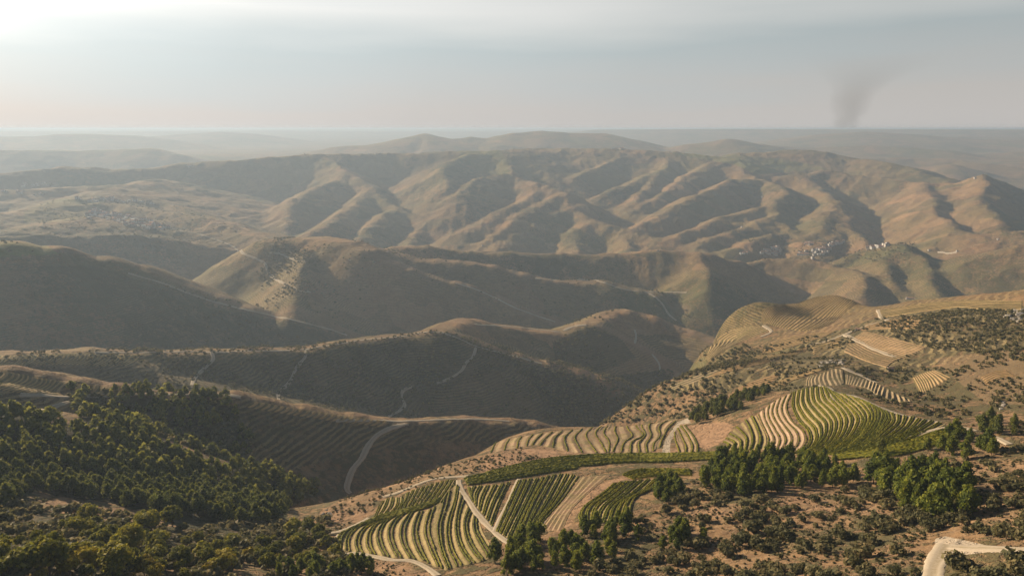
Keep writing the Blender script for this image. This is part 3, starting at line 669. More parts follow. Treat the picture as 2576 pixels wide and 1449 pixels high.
def catmull(P, n):
    """resample a polyline smoothly to n points (any dimension)"""
    P = np.asarray(P, float)
    if len(P) == 2: P = np.array([P[0], (P[0] + P[1]) / 2, P[1]])
    s = np.concatenate([[0], np.cumsum(np.linalg.norm(np.diff(P, axis=0), axis=1))]); s /= s[-1]
    m = np.gradient(P, s, axis=0)
    q = np.linspace(0, 1, n); i = np.clip(np.searchsorted(s, q) - 1, 0, len(s) - 2)
    h = (s[i + 1] - s[i])[:, None]; t_ = ((q - s[i])[:, None]) / h
    return (2 * t_ ** 3 - 3 * t_ ** 2 + 1) * P[i] + (t_ ** 3 - 2 * t_ ** 2 + t_) * h * m[i] + (-2 * t_ ** 3 + 3 * t_ ** 2) * P[i + 1] + (t_ ** 3 - t_ ** 2) * h * m[i + 1]
def hermite_at(xs, Y, q):
    """smooth (monotone-ish) interpolation of Y (k, ...) given at xs"""
    Y = np.asarray(Y, float); xs = np.asarray(xs, float)
    m = np.gradient(Y, xs, axis=0) if len(xs) > 2 else np.repeat((Y[1:] - Y[:-1]) / (xs[1] - xs[0]), 2, 0)
    i = np.clip(np.searchsorted(xs, q) - 1, 0, len(xs) - 2)
    h = (xs[i + 1] - xs[i]); t_ = (q - xs[i]) / h
    sh = (-1,) + (1,) * (Y.ndim - 1); t_ = t_.reshape(sh); h = h.reshape(sh)
    return (2 * t_ ** 3 - 3 * t_ ** 2 + 1) * Y[i] + (t_ ** 3 - 2 * t_ ** 2 + t_) * h * m[i] + (-2 * t_ ** 3 + 3 * t_ ** 2) * Y[i + 1] + (t_ ** 3 - t_ ** 2) * h * m[i + 1]

def vine_row(path, w, hgt, gap, leanness=0.0):
    """one hedge-like row of vines along path (n,3): lumpy tube with leaf tufts"""
    n = len(path); k = 6
    if n < 3: return None
    tng = np.gradient(path[:, :2], axis=0); tng /= np.linalg.norm(tng, axis=1)[:, None] + 1e-9
    nrm = np.stack([-tng[:, 1], tng[:, 0]], -1)
    a = np.linspace(0, 2 * math.pi, k, endpoint=False) + 0.5
    big = np.where(RNG.random(n) < gap, 0.25, 1.0)
    rw = w * big * RNG.uniform(0.6, 1.25, n); rh = hgt * 0.5 * big * RNG.uniform(0.7, 1.2, n)
    jit = RNG.uniform(0.7, 1.3, (n, k))
    off = np.cos(a)[None] * rw[:, None] * jit; upz = np.sin(a)[None] * rh[:, None] * jit + hgt * 0.55
    V = np.empty((n, k, 3)); V[..., 0] = path[:, None, 0] + nrm[:, None, 0] * off; V[..., 1] = path[:, None, 1] + nrm[:, None, 1] * off
    V[..., 2] = path[:, None, 2] + upz
    V[..., :2] += RNG.uniform(-.12, .12, (n, 1, 2))
    i = np.arange(n - 1)[:, None] * k; j = np.arange(k)[None]; j1 = (j + 1) % k
    F = np.stack([i + j, i + j1, i + k + j1, i + k + j], -1).reshape(-1, 4)
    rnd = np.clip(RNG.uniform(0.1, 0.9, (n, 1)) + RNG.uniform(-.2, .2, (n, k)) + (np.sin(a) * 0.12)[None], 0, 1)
    return V.reshape(-1, 3), F, rnd.ravel()

ROWLAB = []
def field(guides, phis, dmin, dmax, label=None, group=None, rows=(0.14, 0.46), tint=(1, 1, 1), lift=0.22, vw=0.4, vh=1.05, gap=0.06, terrace=0.85, far=False, mt=None, along=48, step=0.9, trim=0.0):
    ng = len(guides)
    G = np.stack([catmull(g_, along) for g_ in guides])
    tot = phis[-1] - phis[0]
    nq = int(tot * 3) + 2
    q = np.linspace(phis[0], phis[-1], nq)
    L = hermite_at(phis, G, q)                                    # nq, along, 2
    W3 = ground(L[..., 0].ravel(), L[..., 1].ravel(), dmin, dmax)[:, :2].reshape(nq, along, 2)
    # tame sight lines that shot past
    for _ in range(2):
        W3[1:-1] = 0.25 * W3[:-2] + 0.5 * W3[1:-1] + 0.25 * W3[2:]
        W3[:, 1:-1] = 0.25 * W3[:, :-2] + 0.5 * W3[:, 1:-1] + 0.25 * W3[:, 2:]
    def at(qq, m):
        """plan positions (len(qq), m, 2)"""
        i = np.clip(np.searchsorted(q, qq) - 1, 0, nq - 2); t_ = ((qq - q[i]) / (q[i + 1] - q[i]))[:, None, None]
        A = W3[i] * (1 - t_) + W3[i + 1] * t_
        s = np.linspace(0, along - 1.001, m); si = s.astype(int); st = (s - si)[None, :, None]
        return A[:, si] * (1 - st) + A[:, si + 1] * st
    plen = np.linalg.norm(np.diff(W3, axis=1), axis=-1).sum(1).max()
    m = int(np.clip(plen / (1.4 if not far else 4), 12, 260))
    prof = [0.0, 0.3, 0.58, 0.66, 0.8, 0.94] if not far else [0, 0.35, 0.6, 0.85]
    qs = np.array(sorted(set([phis[0] + 1e-4, phis[-1] - 1e-4] + [k + f for k in range(int(phis[0]) - 1, int(phis[-1]) + 2) for f in prof if phis[0] < k + f < phis[-1]])))
    A = at(qs, m); z = height(A[..., 0], A[..., 1])
    B = at(np.clip(qs + 0.5, phis[0], phis[-1]), m); C = at(np.clip(qs - 0.5, phis[0], phis[-1]), m)
    dz = (height(B[..., 0], B[..., 1]) - height(C[..., 0], C[..., 1]))
    dz = np.clip(dz, -2.6, 2.6)
    fr = (qs - np.floor(qs))[:, None]
    # downhill banks sit between benches: bench 0..0.62, bank 0.62..1
    stair = np.where(fr < 0.62, 0.31, 0.31 + (fr - 0.62) / 0.38) - fr
    edge = np.minimum(1, np.minimum(np.arange(m), np.arange(m)[::-1]) / 3.0)[None] * np.minimum(1, np.minimum(qs - phis[0], phis[-1] - qs) / 0.3)[:, None]
    off = dz * stair * terrace * edge
    zt = z + lift + np.where(edge > 0, np.maximum(off, -lift * 0.7 - 0.5), -lift)
    zt = np.where(edge <= 0.001, z - 0.4, np.maximum(zt, z + 0.06))
    V = np.concatenate([A, zt[..., None]], -1).reshape(-1, 3)
    id_ = np.arange(len(qs) * m).reshape(len(qs), m)
    F = np.stack([id_[:-1, :-1], id_[:-1, 1:], id_[1:, 1:], id_[1:, :-1]], -1).reshape(-1, 4)
    # faces must look up
    a_, b_, c_ = V[F[:, 0]], V[F[:, 1]], V[F[:, 2]]
    if np.median(np.cross(b_ - a_, c_ - a_)[:, 2]) < 0: F = F[:, ::-1]
    tn = np.array(tint)[None] * (1 + 0.10 * RNG.standard_normal((len(qs), 1)))
    T = np.repeat(tn[:, None, :], m, 1).reshape(-1, 3)
    o = mesh_np('terraced_ground', V, F, [mt or (m_terrv if far else m_terr)], smooth=False, attrs={'row': np.repeat(qs, m), 'tint': T})
    tag(o, kind='structure')
    if far or not rows: return
    for k in range(int(math.floor(phis[0])), int(math.ceil(phis[-1]))):
        for f in rows:
            qq = k + f
            if not (phis[0] + 0.03 < qq < phis[-1] - 0.03): continue
            P = at(np.array([qq]), max(3, int(plen / step)))[0]
            d = np.linalg.norm(np.diff(P, axis=0), axis=1).sum()
            n = max(4, int(d / step)); P = catmull(P[::max(1, len(P) // 60)], n)
            i0 = int(n * trim * RNG.uniform(0, 1)); i1 = n - int(n * trim * RNG.uniform(0, 1))
            P = P[max(1, i0):max(5, i1 - 1)]
            zz_ = height(P[:, 0], P[:, 1]) + lift
            j = np.clip(np.searchsorted(qs, qq), 0, len(qs) - 1)
            zo = np.interp(np.linspace(0, 1, len(P)), np.linspace(0, 1, m), (zt - z)[j])
            P = np.concatenate([P, (height(P[:, 0], P[:, 1]) + zo - 0.1)[:, None]], -1)
            r = vine_row(P, vw, vh, gap)
            if r is None: continue
            V, F, rn = r
            c0 = P[len(P) // 2].copy()
            ob = mesh_np('vine_row', V - c0, F, [m_vine], smooth=False, attrs={'rnd': rn})
            ob.location = c0
            tag(ob, label, 'vine row', group)
# near vineyard left of the steep track
field([cN(g_) for g_ in [
    [(238, 1085), (222, 1110), (205, 1150), (202, 1200)],
    [(430, 985), (350, 1040), (300, 1110), (292, 1225)],
    [(600, 960), (500, 1020), (450, 1100), (445, 1180), (480, 1255)],
    [(800, 890), (690, 970), (655, 1060), (680, 1180), (740, 1290)],
    [(960, 860), (930, 930), (900, 1050), (930, 1200), (1000, 1320)],
    [(1130, 810), (1090, 930), (1075, 1050), (1120, 1200), (1200, 1400)],
    [(1315, 600), (1290, 760), (1225, 930), (1205, 1080), (1230, 1230), (1300, 1380)],
    [(1345, 690), (1300, 900), (1290, 1060), (1330, 1200), (1430, 1350)],
    [(1420, 830), (1370, 960), (1380, 1100), (1440, 1230), (1530, 1330)],
    [(1465, 890), (1450, 1020), (1500, 1140), (1590, 1300)],
    [(1520, 965), (1555, 1060), (1615, 1150), (1690, 1250)]]],
    [0, 2, 3.6, 5.8, 8, 9.6, 11, 12, 13, 14, 15], 200, 470,
    'trellised vine row on curved terraces left of the pale track down the near vineyard', 'vine rows of the near vineyard left of the track')
field([cN(g_) for g_ in [
    [(640, 765), (600, 820), (560, 920)], [(720, 730), (705, 800), (640, 900)], [(790, 735), (780, 810), (730, 870)],
    [(880, 680), (850, 760), (800, 850)], [(1000, 640), (940, 740), (880, 840)], [(1130, 600), (1060, 710), (980, 820)], [(1240, 575), (1160, 700), (1080, 800)], [(1310, 580), (1255, 680), (1180, 790)]]],
    [0, 2, 3.5, 5.5, 8, 11, 13.5, 15.5], 250, 480,
    'thin vine row on the small terraces behind the crest band of the near vineyard', 'vine rows behind the green band of the near vineyard', vw=.35, vh=.9, gap=.25)
# green band across the nose
field([cN(g_) for g_ in [
    [(560, 920), (800, 860), (1000, 810), (1180, 740)], [(240, 1080), (400, 1010), (600, 955), (800, 900), (960, 860), (1150, 790)]]],
    [0, 5], 250, 480, 'leafy green vine row in the dense band over the nose of the near vineyard', 'vine rows in the green band of the near nose', rows=(.15, .6), vw=.75, vh=1.3, gap=.02, terrace=.2, tint=(.7, .75, .5))
# right of the steep track
field([cN(g_) for g_ in [
    [(1400, 640), (1420, 690), (1440, 745)], [(1490, 630), (1450, 710), (1462, 790)], [(1600, 625), (1540, 760), (1520, 860)],
    [(1710, 615), (1620, 800), (1575, 930)], [(1800, 590), (1700, 800), (1625, 1010)]]],
    [0, 1.6, 3.4, 5, 6.5], 250, 460, 'vine row on the steep terraces between the pale track and the grass strip', 'vine rows between track and grass strip')
field([cN(g_) for g_ in [
    [(1870, 580), (1770, 800), (1665, 1050)], [(1965, 565), (1835, 850), (1725, 1085)], [(2050, 560), (1900, 870), (1785, 1110)],
    [(2160, 535), (1995, 830), (1895, 1080)], [(2280, 520), (2130, 800), (1980, 1020)], [(2420, 540), (2250, 780), (2090, 960), (2045, 1025)]]],
    [0, 2, 3.4, 5.6, 7.6, 10.2], 240, 460, 'vine row on the steep terraces right of the grass strip in the near vineyard', 'vine rows right of the grass strip')
# long flat green band
field([cD(g_) for g_ in [
    [(-10, 690), (120, 655), (320, 607), (650, 560), (1000, 546), (1500, 540), (1990, 520)],
    [(20, 735), (250, 690), (500, 655), (760, 635), (1000, 612), (1300, 608), (1600, 592), (1940, 560)]]],
    [0, 7], 330, 560, 'bright green leafy vine row in the long flat band across the middle of the hillside', 'vine rows in the long green band', rows=(.15, .62), vw=.85, vh=1.5, gap=.0, terrace=.1, tint=(.6, .68, .4), along=80)
field([cN(g_) for g_ in [
    [(1360, 570), (1600, 520), (2000, 455), (2420, 380)], [(1400, 630), (1720, 590), (2100, 525), (2420, 480)], ]],
    [0, 5], 330, 520, 'green vine row of the dense strip just below the long green band', 'vine rows below the long band', rows=(.15, .62), vw=.7, vh=1.3, gap=.03, terrace=.1, tint=(.7, .75, .5))
field([cD(g_) for g_ in [[(700, 708), (600, 850), (490, 980), (400, 1095)], [(820, 700), (690, 840), (570, 970), (480, 1110)], [(945, 690), (770, 830), (650, 950), (570, 1120)]]], [0, 2.4, 4.8], 250, 460, rows=None, mt=m_terr_brown)
# small vineyard by the pines
field([cD(g_) for g_ in [
    [(960, 760), (850, 850), (720, 950), (690, 1010), (735, 1110)], [(1060, 740), (940, 840), (810, 950), (780, 1070)],
    [(1160, 730), (1020, 850), (905, 960), (870, 1060)], [(1270, 725), (1150, 830), (1005, 920), (955, 1050)], [(1370, 725), (1250, 800), (1115, 880), (1075, 1010)]]],
    [0, 2.2, 4.2, 6.2, 8.4], 240, 430, 'yellowish vine row on the small curved terraces beside the pine clump', 'vine rows of the small vineyard by the pines', vw=.45)
field([cD(g_) for g_ in [[(1010, 700), (1110, 665), (1300, 658), (1550, 662)], [(1090, 735), (1200, 722), (1350, 705), (1550, 706)]]],
    [0, 3], 330, 460, 'yellow green vine row in the short band above the small curved terraces', 'vine rows in the short yellow band', rows=(.15, .62), vw=.7, vh=1.3, gap=.02, terrace=.1, tint=(.8, .75, .4))
# wavy terraces in the middle distance
field([cD(g_) for g_ in [
    [(60, 455), (30, 500), (10, 540)], [(330, 400), (300, 440), (290, 490)], [(480, 378), (420, 430), (380, 475)], [(700, 355), (640, 430), (660, 480), (690, 535)],
    [(850, 335), (800, 390), (840, 460), (890, 535)], [(960, 310), (930, 380), (960, 440), (930, 530)], [(1110, 290), (1110, 340), (1165, 400), (1070, 460), (1060, 530)],
    [(1230, 280), (1190, 340), (1210, 400), (1180, 470), (1190, 530)], [(1340, 280), (1270, 350), (1290, 400), (1235, 480), (1235, 530)], [(1420, 300), (1350, 370), (1320, 430), (1300, 490)]]],
    [0, 3, 5, 8, 10, 12, 14, 16, 17, 18.4], 400, 680, 'low vine row on the wavy brown terraces in the middle distance', 'vine rows of the wavy brown terraces', rows=(.3,), vw=.6, vh=1.0, gap=.25, mt=m_terr_brown, step=1.2)
field([cD(g_) for g_ in [[(1400, 385), (1400, 450), (1430, 540)], [(1440, 335), (1490, 420), (1520, 500), (1510, 540)], [(1490, 325), (1560, 410), (1590, 480), (1590, 540)]]],
    [0, 1.8, 3.6], 400, 640, 'vine row on the few brown terraces right of the dirt lane', 'vine rows right of the dirt lane', rows=(.3,), vw=.6, vh=1.0, gap=.25, mt=m_terr_brown)
# big wavy vineyard
field([[*cD([(1760, 460), (1800, 480), (1760, 520)])], [*cD([(1830, 380), (1915, 450), (1905, 525)])], cR([(0, 275), (40, 360), (55, 440), (35, 510)]), cR([(70, 250), (120, 350), (150, 430), (135, 510)])],
    [0, 2.6, 4.5, 6], 400, 620, 'green vine row on the pale curved benches left of the young plantation', 'vine rows left of the young plantation', rows=(.3,), vw=.8, vh=1.3)
field([cR([(70, 250), (120, 350), (150, 430), (135, 515)]), cR([(200, 150), (180, 230), (235, 350), (280, 430), (240, 530)]), cR([(340, 80), (300, 190), (345, 300), (440, 390), (450, 440), (420, 500), (300, 535)])],
    [0, 3, 6.4], 400, 640, 'sparse young vine row on the bare pinkish terraces beside the big wavy vineyard', 'young vine rows on bare terraces', rows=(.3,), vw=.45, vh=.7, gap=.45, mt=m_terr_pink)
field([cR(g_) for g_ in [
    [(345, 80), (335, 180), (380, 300), (450, 380), (465, 430), (440, 490), (330, 540)],
    [(390, 65), (378, 170), (430, 270), (510, 360), (520, 430), (480, 500), (380, 545)],
    [(460, 50), (470, 150), (540, 240), (600, 310), (592, 400), (530, 480), (430, 545)],
    [(520, 45), (530, 140), (610, 220), (660, 310), (645, 400), (570, 490), (480, 545)],
    [(590, 45), (640, 120), (720, 200), (770, 290), (745, 380), (640, 490), (530, 548)],
    [(640, 75), (720, 130), (810, 210), (860, 280), (825, 370), (700, 490), (570, 550)],
    [(760, 105), (850, 180), (905, 260), (880, 350), (760, 480), (600, 552)],
    [(850, 135), (935, 195), (955, 270), (890, 380), (780, 480), (620, 555)],
    [(960, 185), (1020, 245), (990, 330), (860, 470), (650, 555)],
    [(1090, 235), (1100, 290), (1030, 370), (900, 480), (670, 557)],
    [(1250, 268), (1210, 330), (1110, 410), (950, 490), (700, 558)],
    [(1400, 298), (1310, 355), (1190, 420), (1000, 500), (740, 560)],
    [(1490, 318), (1400, 362), (1210, 440), (1000, 512), (760, 562)]]],
    [0, 1.3, 3.6, 5.2, 8, 10.2, 12, 14, 16.5, 19.5, 22.5, 25.5, 27], 370, 660,
    'green vine row sweeping in an S curve across the big wavy vineyard', 'vine rows of the big wavy vineyard', rows=(.12, .45), vw=.38, vh=1.0, along=60)
field([cR([(640, 560), (900, 515), (1200, 445), (1500, 357), (1650, 352)]), cR([(640, 590), (900, 570), (1150, 555), (1340, 505), (1500, 450), (1640, 380)])],
    [0, 6], 340, 520, 'yellow green vine row in the strip below the track of the wavy vineyard', 'vine rows below the upper track', rows=(.15, .6), vw=.7, vh=1.2, terrace=.2, tint=(.85, .85, .6))
# terraces further up the right hillside (vines too small to tell apart)
ft_ = dict(far=True, lift=.5)
field([c6(g_) for g_ in [[(960, 1000), (940, 1060)], [(1020, 985), (1000, 1020), (1005, 1065)], [(1100, 960), (1090, 1010), (1110, 1062)], [(1180, 930), (1195, 1000), (1225, 1060)], [(1235, 945), (1240, 1050)]]], [0, 3, 6, 9, 10.5], 560, 900, **ft_)
field([c6(g_) for g_ in [[(1245, 975), (1245, 1050)], [(1340, 1000), (1310, 1060)], [(1440, 1025), (1420, 1090)], [(1540, 1075), (1515, 1150)], [(1640, 1130), (1660, 1188)], [(1720, 1165), (1740, 1185)]]], [0, 4, 8, 12, 15, 17], 520, 850, **ft_)
field([c6(g_) for g_ in [[(1385, 652), (1620, 712), (1860, 778)], [(1345, 680), (1560, 760), (1790, 815)], [(1300, 705), (1500, 785), (1700, 850)], [(1262, 755), (1430, 850), (1600, 895)], [(1235, 810), (1400, 880), (1560, 930)]]], [0, 5, 9, 14, 17], 650, 1300, tint=(1.1, .98, .9), **ft_)
field([c6(g_) for g_ in [[(1740, 1000), (1770, 1060), (1805, 1132)], [(1820, 965), (1870, 1020), (1900, 1085)], [(1900, 945), (1960, 970), (2040, 1005)]]], [0, 6, 11], 500, 1000, tint=(1.1, 1, .85), **ft_)
field([c6(g_) for g_ in [[(620, 590), (640, 500), (760, 460), (920, 415)], [(700, 615), (740, 560), (900, 470), (1080, 395)], [(800, 640), (930, 540), (1060, 460), (1200, 392)], [(960, 655), (1080, 590), (1190, 480), (1270, 405)], [(1060, 640), (1180, 580), (1260, 500), (1330, 450)]]], [0, 9, 15, 21, 26], 900, 1900, tint=(.95, .86, .7), **ft_)
field([c6(g_) for g_ in [[(205, 860), (250, 760), (330, 680), (540, 612)], [(240, 870), (330, 780), (450, 700), (620, 630)], [(290, 850), (380, 780), (520, 720), (690, 652)]]], [0, 5, 9], 800, 1900, tint=(1.05, 1, .85), **ft_)
field([c6(g_) for g_ in [[(1480, 500), (1700, 470), (1900, 440), (2300, 425), (2576, 432)], [(1500, 560), (1700, 530), (1900, 500), (2100, 480), (2300, 500), (2576, 498)]]], [0, 6], 800, 1700, tint=(.98, .92, .72), **ft_)
field([c6(g_) for g_ in [[(-60, 1060), (100, 1000), (330, 900), (560, 850)], [(-40, 1100), (120, 1040), (340, 960), (600, 860)]]], [0, 3], 600, 1500, **ft_)
field([c6(g_) for g_ in [[(330, 930), (560, 862), (900, 792), (985, 765)], [(200, 1010), (480, 935), (700, 885), (960, 805)]]], [0, 6], 600, 1500, tint=(1.05, .9, .75), **ft_)
field([c6(g_) for g_ in [[(700, 740), (830, 700), (1000, 672), (1180, 660)], [(560, 860), (760, 800), (900, 760), (1120, 690)]]], [0, 7], 600, 1600, tint=(1.0, .88, .72), **ft_)
field([c6(g_) for g_ in [[(640, 1080), (800, 1010), (1000, 945), (1180, 915)], [(560, 1095), (760, 1060), (900, 1010), (1000, 975)]]], [0, 5], 500, 1000, tint=(1.0, .9, .72), **ft_)
field([c6(g_) for g_ in [[(2240, 1000), (2330, 960), (2450, 940)], [(2300, 1060), (2400, 1010), (2520, 990)]]], [0, 5], 450, 1000, tint=(1.0, .85, .72), **ft_)
field([c6(g_) for g_ in [[(430, 1085), (600, 1012), (790, 960)], [(370, 1150), (540, 1100), (700, 1058)]]], [0, 5], 500, 1000, tint=(1.05, .88, .76), **ft_)
field([c6(g_) for g_ in [[(1400, 600), (1700, 556), (1920, 528)], [(1345, 655), (1500, 642), (1760, 640)]]], [0, 6], 650, 1500, tint=(1.0, .86, .72), **ft_)
field([c6(g_) for g_ in [[(985, 762), (1100, 728), (1225, 690)], [(1000, 835), (1120, 800), (1225, 775)]]], [0, 5], 600, 1300, tint=(1.0, .9, .74), **ft_)
# terraces that cross the crests of the two ridges on the left
field([c4(g_) for g_ in [[(20, 684), (15, 712), (-60, 762)], [(110, 699), (112, 730), (60, 775), (-60, 815)], [(215, 718), (218, 752), (150, 800), (20, 845)], [(320, 738), (322, 775), (240, 825), (130, 860)], [(430, 756), (400, 800), (330, 845), (260, 868)], [(520, 774), (470, 812), (450, 845), (480, 878)]]],
    [0, 2, 5, 8, 11, 13], 560, 770, far=True, lift=.5, tint=(1.25, 1.15, .9))
def teeth(crest, x0, x1, step, drop, lean, per, d0, d1, conv, **k):
    xs = np.arange(x0, x1 + 1, step); cx_ = np.array(crest, float)
    g_ = [[(x, np.interp(x, cx_[:, 0], cx_[:, 1]) + 3), (x - lean * .2, np.interp(x, cx_[:, 0], cx_[:, 1]) + drop * .45), (x - lean, np.interp(x, cx_[:, 0], cx_[:, 1]) + drop)] for x in xs]
    field([conv(q_) for q_ in g_], list((xs - x0) / per), d0, d1, far=True, lift=.4, **k)
teeth([(0, 572), (200, 568), (400, 556), (600, 551), (800, 563), (1100, 563)], 0, 1060, 106, 95, 120, 30, 900, 1250, c4, tint=(1.15, 1.1, .8))
teeth([(1850, 906), (2200, 965), (2576, 1022), (2980, 1068)], 1880, 2900, 102, 52, 70, 48, 600, 860, c4, tint=(1.15, 1.05, .85))
teeth([(540, 778), (800, 800), (1000, 855)], 560, 1000, 110, 75, 60, 60, 600, 790, c4, tint=(1.2, 1.05, .85))
print('fields %.1fs' % (time.time() - T0))
# ------------------------------------------------------------------ dirt tracks
m_road, t, b = mat('packed_dirt')
geo = t.nodes.new('ShaderNodeNewGeometry'); pos = geo.outputs['Position']
nf = noise_n(t, pos, 0.9, 4, 0.6)
sx = attr_n(t, 'side').outputs['Fac']
rut = ramp_n(t, sx, [(0.0, 0.0), (0.30, 0.0), (0.42, 0.6), (0.58, 0.6), (0.70, 0.0), (1.0, 0.0)])
c = mix_n(t, nf, (0.36, 0.29, 0.21), (0.52, 0.45, 0.35))
c = mix_n(t, math_n(t, 'MULTIPLY', rut, ramp_n(t, nf, [(0.35, 0.0), (0.6, 1.0)])), c, (0.22, 0.17, 0.09))
t.links.new(c, b.inputs['Base Color'])
def road(pts, width, dmin=110, dmax=9000, lift=0.3, n=None):
    P = catmull(pts, max(24, len(pts) * 8))
    G_ = ground(P[:, 0], P[:, 1], dmin, dmax)[:, :2]
    for _ in range(2): G_[1:-1] = .25 * G_[:-2] + .5 * G_[1:-1] + .25 * G_[2:]
    L_ = np.linalg.norm(np.diff(G_, axis=0), axis=1).sum()
    n = int(np.clip(L_ / 3, 20, 400)); G_ = catmull(G_, n)
    tg = np.gradient(G_, axis=0); tg /= np.linalg.norm(tg, axis=1)[:, None] + 1e-9
    nr = np.stack([-tg[:, 1], tg[:, 0]], -1)
    s = np.array([-.62, -.5, -.25, 0, .25, .5, .62]); w = width * (1 + .18 * np.sin(np.arange(n) * .35) * RNG.uniform(.5, 1)) * RNG.uniform(.9, 1.1, n)
    X = G_[:, None, 0] + nr[:, None, 0] * s * w[:, None]; Y = G_[:, None, 1] + nr[:, None, 1] * s * w[:, None]
    Z = height(X, Y); mid = Z[:, 2:5].mean(1)[:, None]
    Z = np.maximum(Z, mid * .6 + Z * .4) + lift
    Z[:, 0] = height(X[:, 0], Y[:, 0]) - .3; Z[:, -1] = height(X[:, -1], Y[:, -1]) - .3
    k = len(s); id_ = np.arange(n * k).reshape(n, k)
    F = np.stack([id_[:-1, :-1], id_[:-1, 1:], id_[1:, 1:], id_[1:, :-1]], -1).reshape(-1, 4)
    V = np.stack([X, Y, Z], -1).reshape(-1, 3)
    if np.median(np.cross(V[F[:, 1]] - V[F[:, 0]], V[F[:, 2]] - V[F[:, 0]])[:, 2]) < 0: F = F[:, ::-1]
    o = mesh_np('dirt_track', V, F, [m_road], smooth=True, attrs={'side': np.tile((s + .62) / 1.24, n)})
    tag(o, kind='structure')
R_ = road
R_(cN([(350, 700), (318, 670), (330, 580), (370, 480), (450, 380), (500, 280), (580, 180), (680, 120), (800, 82), (850, 70)]), 4.2, 560, 900)
R_(c5([(-40, 1062), (150, 1062), (330, 1062), (430, 1068), (560, 1064), (650, 1060), (900, 1052), (1200, 1062), (1260, 1068)]), 4, 650, 980)
R_(cL([(150, 95), (350, 103), (440, 112), (530, 112)]), 4, 500, 900)
R_(cL([(640, 108), (900, 100), (1090, 92), (1240, 95), (1500, 95), (1700, 100), (1790, 118)]), 4, 600, 900)
R_(cL([(525, 150), (450, 172), (380, 195), (300, 215), (235, 212)]), 3, 500, 900)
R_(cL([(255, 262), (300, 268), (312, 300), (305, 325)]), 4, 450, 760)
R_(c4([(1570, 555), (1585, 600), (1545, 650), (1480, 710), (1440, 760), (1425, 800)]), 4, 900, 1500)
R_(c4([(2275, 535), (2270, 580), (2225, 640), (2185, 700), (2165, 750), (2130, 800), (2080, 840), (2065, 890), (2080, 925)]), 4, 900, 1500)
R_(c5([(1012, 520), (985, 590), (932, 640), (912, 680), (850, 730), (790, 760), (720, 785)]), 4, 900, 1600)
R_(c5([(530, 808), (462, 850), (468, 910), (482, 940), (440, 990), (380, 1020), (335, 1048)]), 4, 800, 1400)
R_(c4([(700, 556), (1000, 558), (1500, 552), (1600, 556), (1850, 545), (2000, 545), (2240, 536), (2400, 512), (2570, 486)]), 4.5, 950, 1500)
R_(c5([(0, 488), (250, 455), (450, 440), (600, 410), (720, 404), (850, 440), (1000, 505), (1180, 555), (1300, 585), (1500, 640)]), 4.5, 1100, 1600)
R_(c5([(1000, 348), (1150, 358), (1280, 365), (1450, 385), (1640, 405)]), 4, 1300, 1900)
R_(c5([(1660, 395), (1740, 362), (1830, 352)]), 7, 1400, 1900)
R_(c5([(2190, 390), (2200, 430), (2190, 490)]), 4, 1400, 2000)
R_(c5([(2320, 570), (2370, 640), (2380, 720)]), 4, 1400, 2000)
R_(c1([(1280, 800), (1500, 845), (1620, 885), (1740, 935), (1800, 980), (1900, 1020), (1970, 1060), (1990, 1120), (2080, 1190), (2160, 1230), (2250, 1266), (2300, 1265)]), 6, 1700, 3600, .6)
R_(c1([(2000, 975), (2100, 990), (2150, 1015), (2270, 1045)]), 6, 1700, 3600, .6)
R_(c5([(860, 42), (1000, 85), (1150, 150), (1280, 215), (1450, 280), (1600, 330)]), 5.5, 1700, 2600, .6)
R_(c5([(1450, 8), (1620, 20), (1900, 24), (2150, 97), (2270, 107), (2400, 202), (2440, 270), (2500, 320)]), 6, 1800, 2700, .6)
R_(c5([(2270, 107), (2400, 108), (2576, 112)]), 5, 1800, 2700, .6)
R_(c4([(950, -30), (1230, 52), (1400, 118), (1550, 168), (1730, 217), (1950, 268), (2200, 323), (2420, 378), (2576, 428)]), 5.5, 1700, 2000, .6)
R_(cN([(1328, 580), (1335, 630), (1365, 690), (1425, 770), (1480, 860), (1545, 940), (1620, 1015), (1700, 1090), (1790, 1150)]), 3.0, 240, 500)
R_(cN([(1880, 570), (1830, 680), (1760, 830), (1700, 960), (1655, 1050)]), 2.8, 240, 500)
R_(cN([(250, 1072), (205, 1150), (202, 1210), (250, 1272), (310, 1250), (560, 1272), (740, 1308), (900, 1312), (1040, 1372), (1140, 1445)]), 2.6, 200, 480)
R_(cN([(640, 735), (760, 700), (850, 668), (960, 620), (1100, 572), (1330, 550), (1410, 545)]), 3, 300, 560)
R_(cN([(90, 1060), (240, 1052), (350, 1008), (520, 925)]), 3, 260, 520)
R_(cR([(600, 50), (650, 78), (700, 95), (800, 108), (950, 178), (1100, 232), (1300, 283), (1440, 305)]), 3.2, 360, 700)
R_(cR([(640, 552), (900, 498), (1150, 440), (1300, 390), (1500, 345), (1640, 350), (1700, 372)]), 3.0, 330, 600)
R_(cR([(1520, 1232), (1640, 1240), (1800, 1244), (2000, 1250), (2250, 1258)]), 4.2, 180, 420)
R_(cR([(1490, 1215), (1455, 1290), (1405, 1370), (1385, 1449), (1380, 1520)]), 5.5, 180, 420)
R_(cR([(1810, 405), (1880, 430), (1960, 470)]), 3.0, 250, 560)
R_(c6([(1230, 925), (1290, 955), (1380, 990), (1480, 1042)]), 4, 500, 900, .4)
R_(c6([(1150, 1180), (1150, 1095), (1060, 1060)]), 3, 400, 800, .4)
R_(c6([(1240, 680), (1400, 760), (1560, 830), (1620, 850)]), 5, 600, 1300, .5)
R_(c6([(1490, 500), (1520, 560), (1560, 572), (1430, 610), (1250, 680), (1100, 735), (970, 760)]), 4, 700, 1500, .5)
R_(c6([(640, 615), (700, 660), (620, 700)]), 4, 700, 1700, .5)

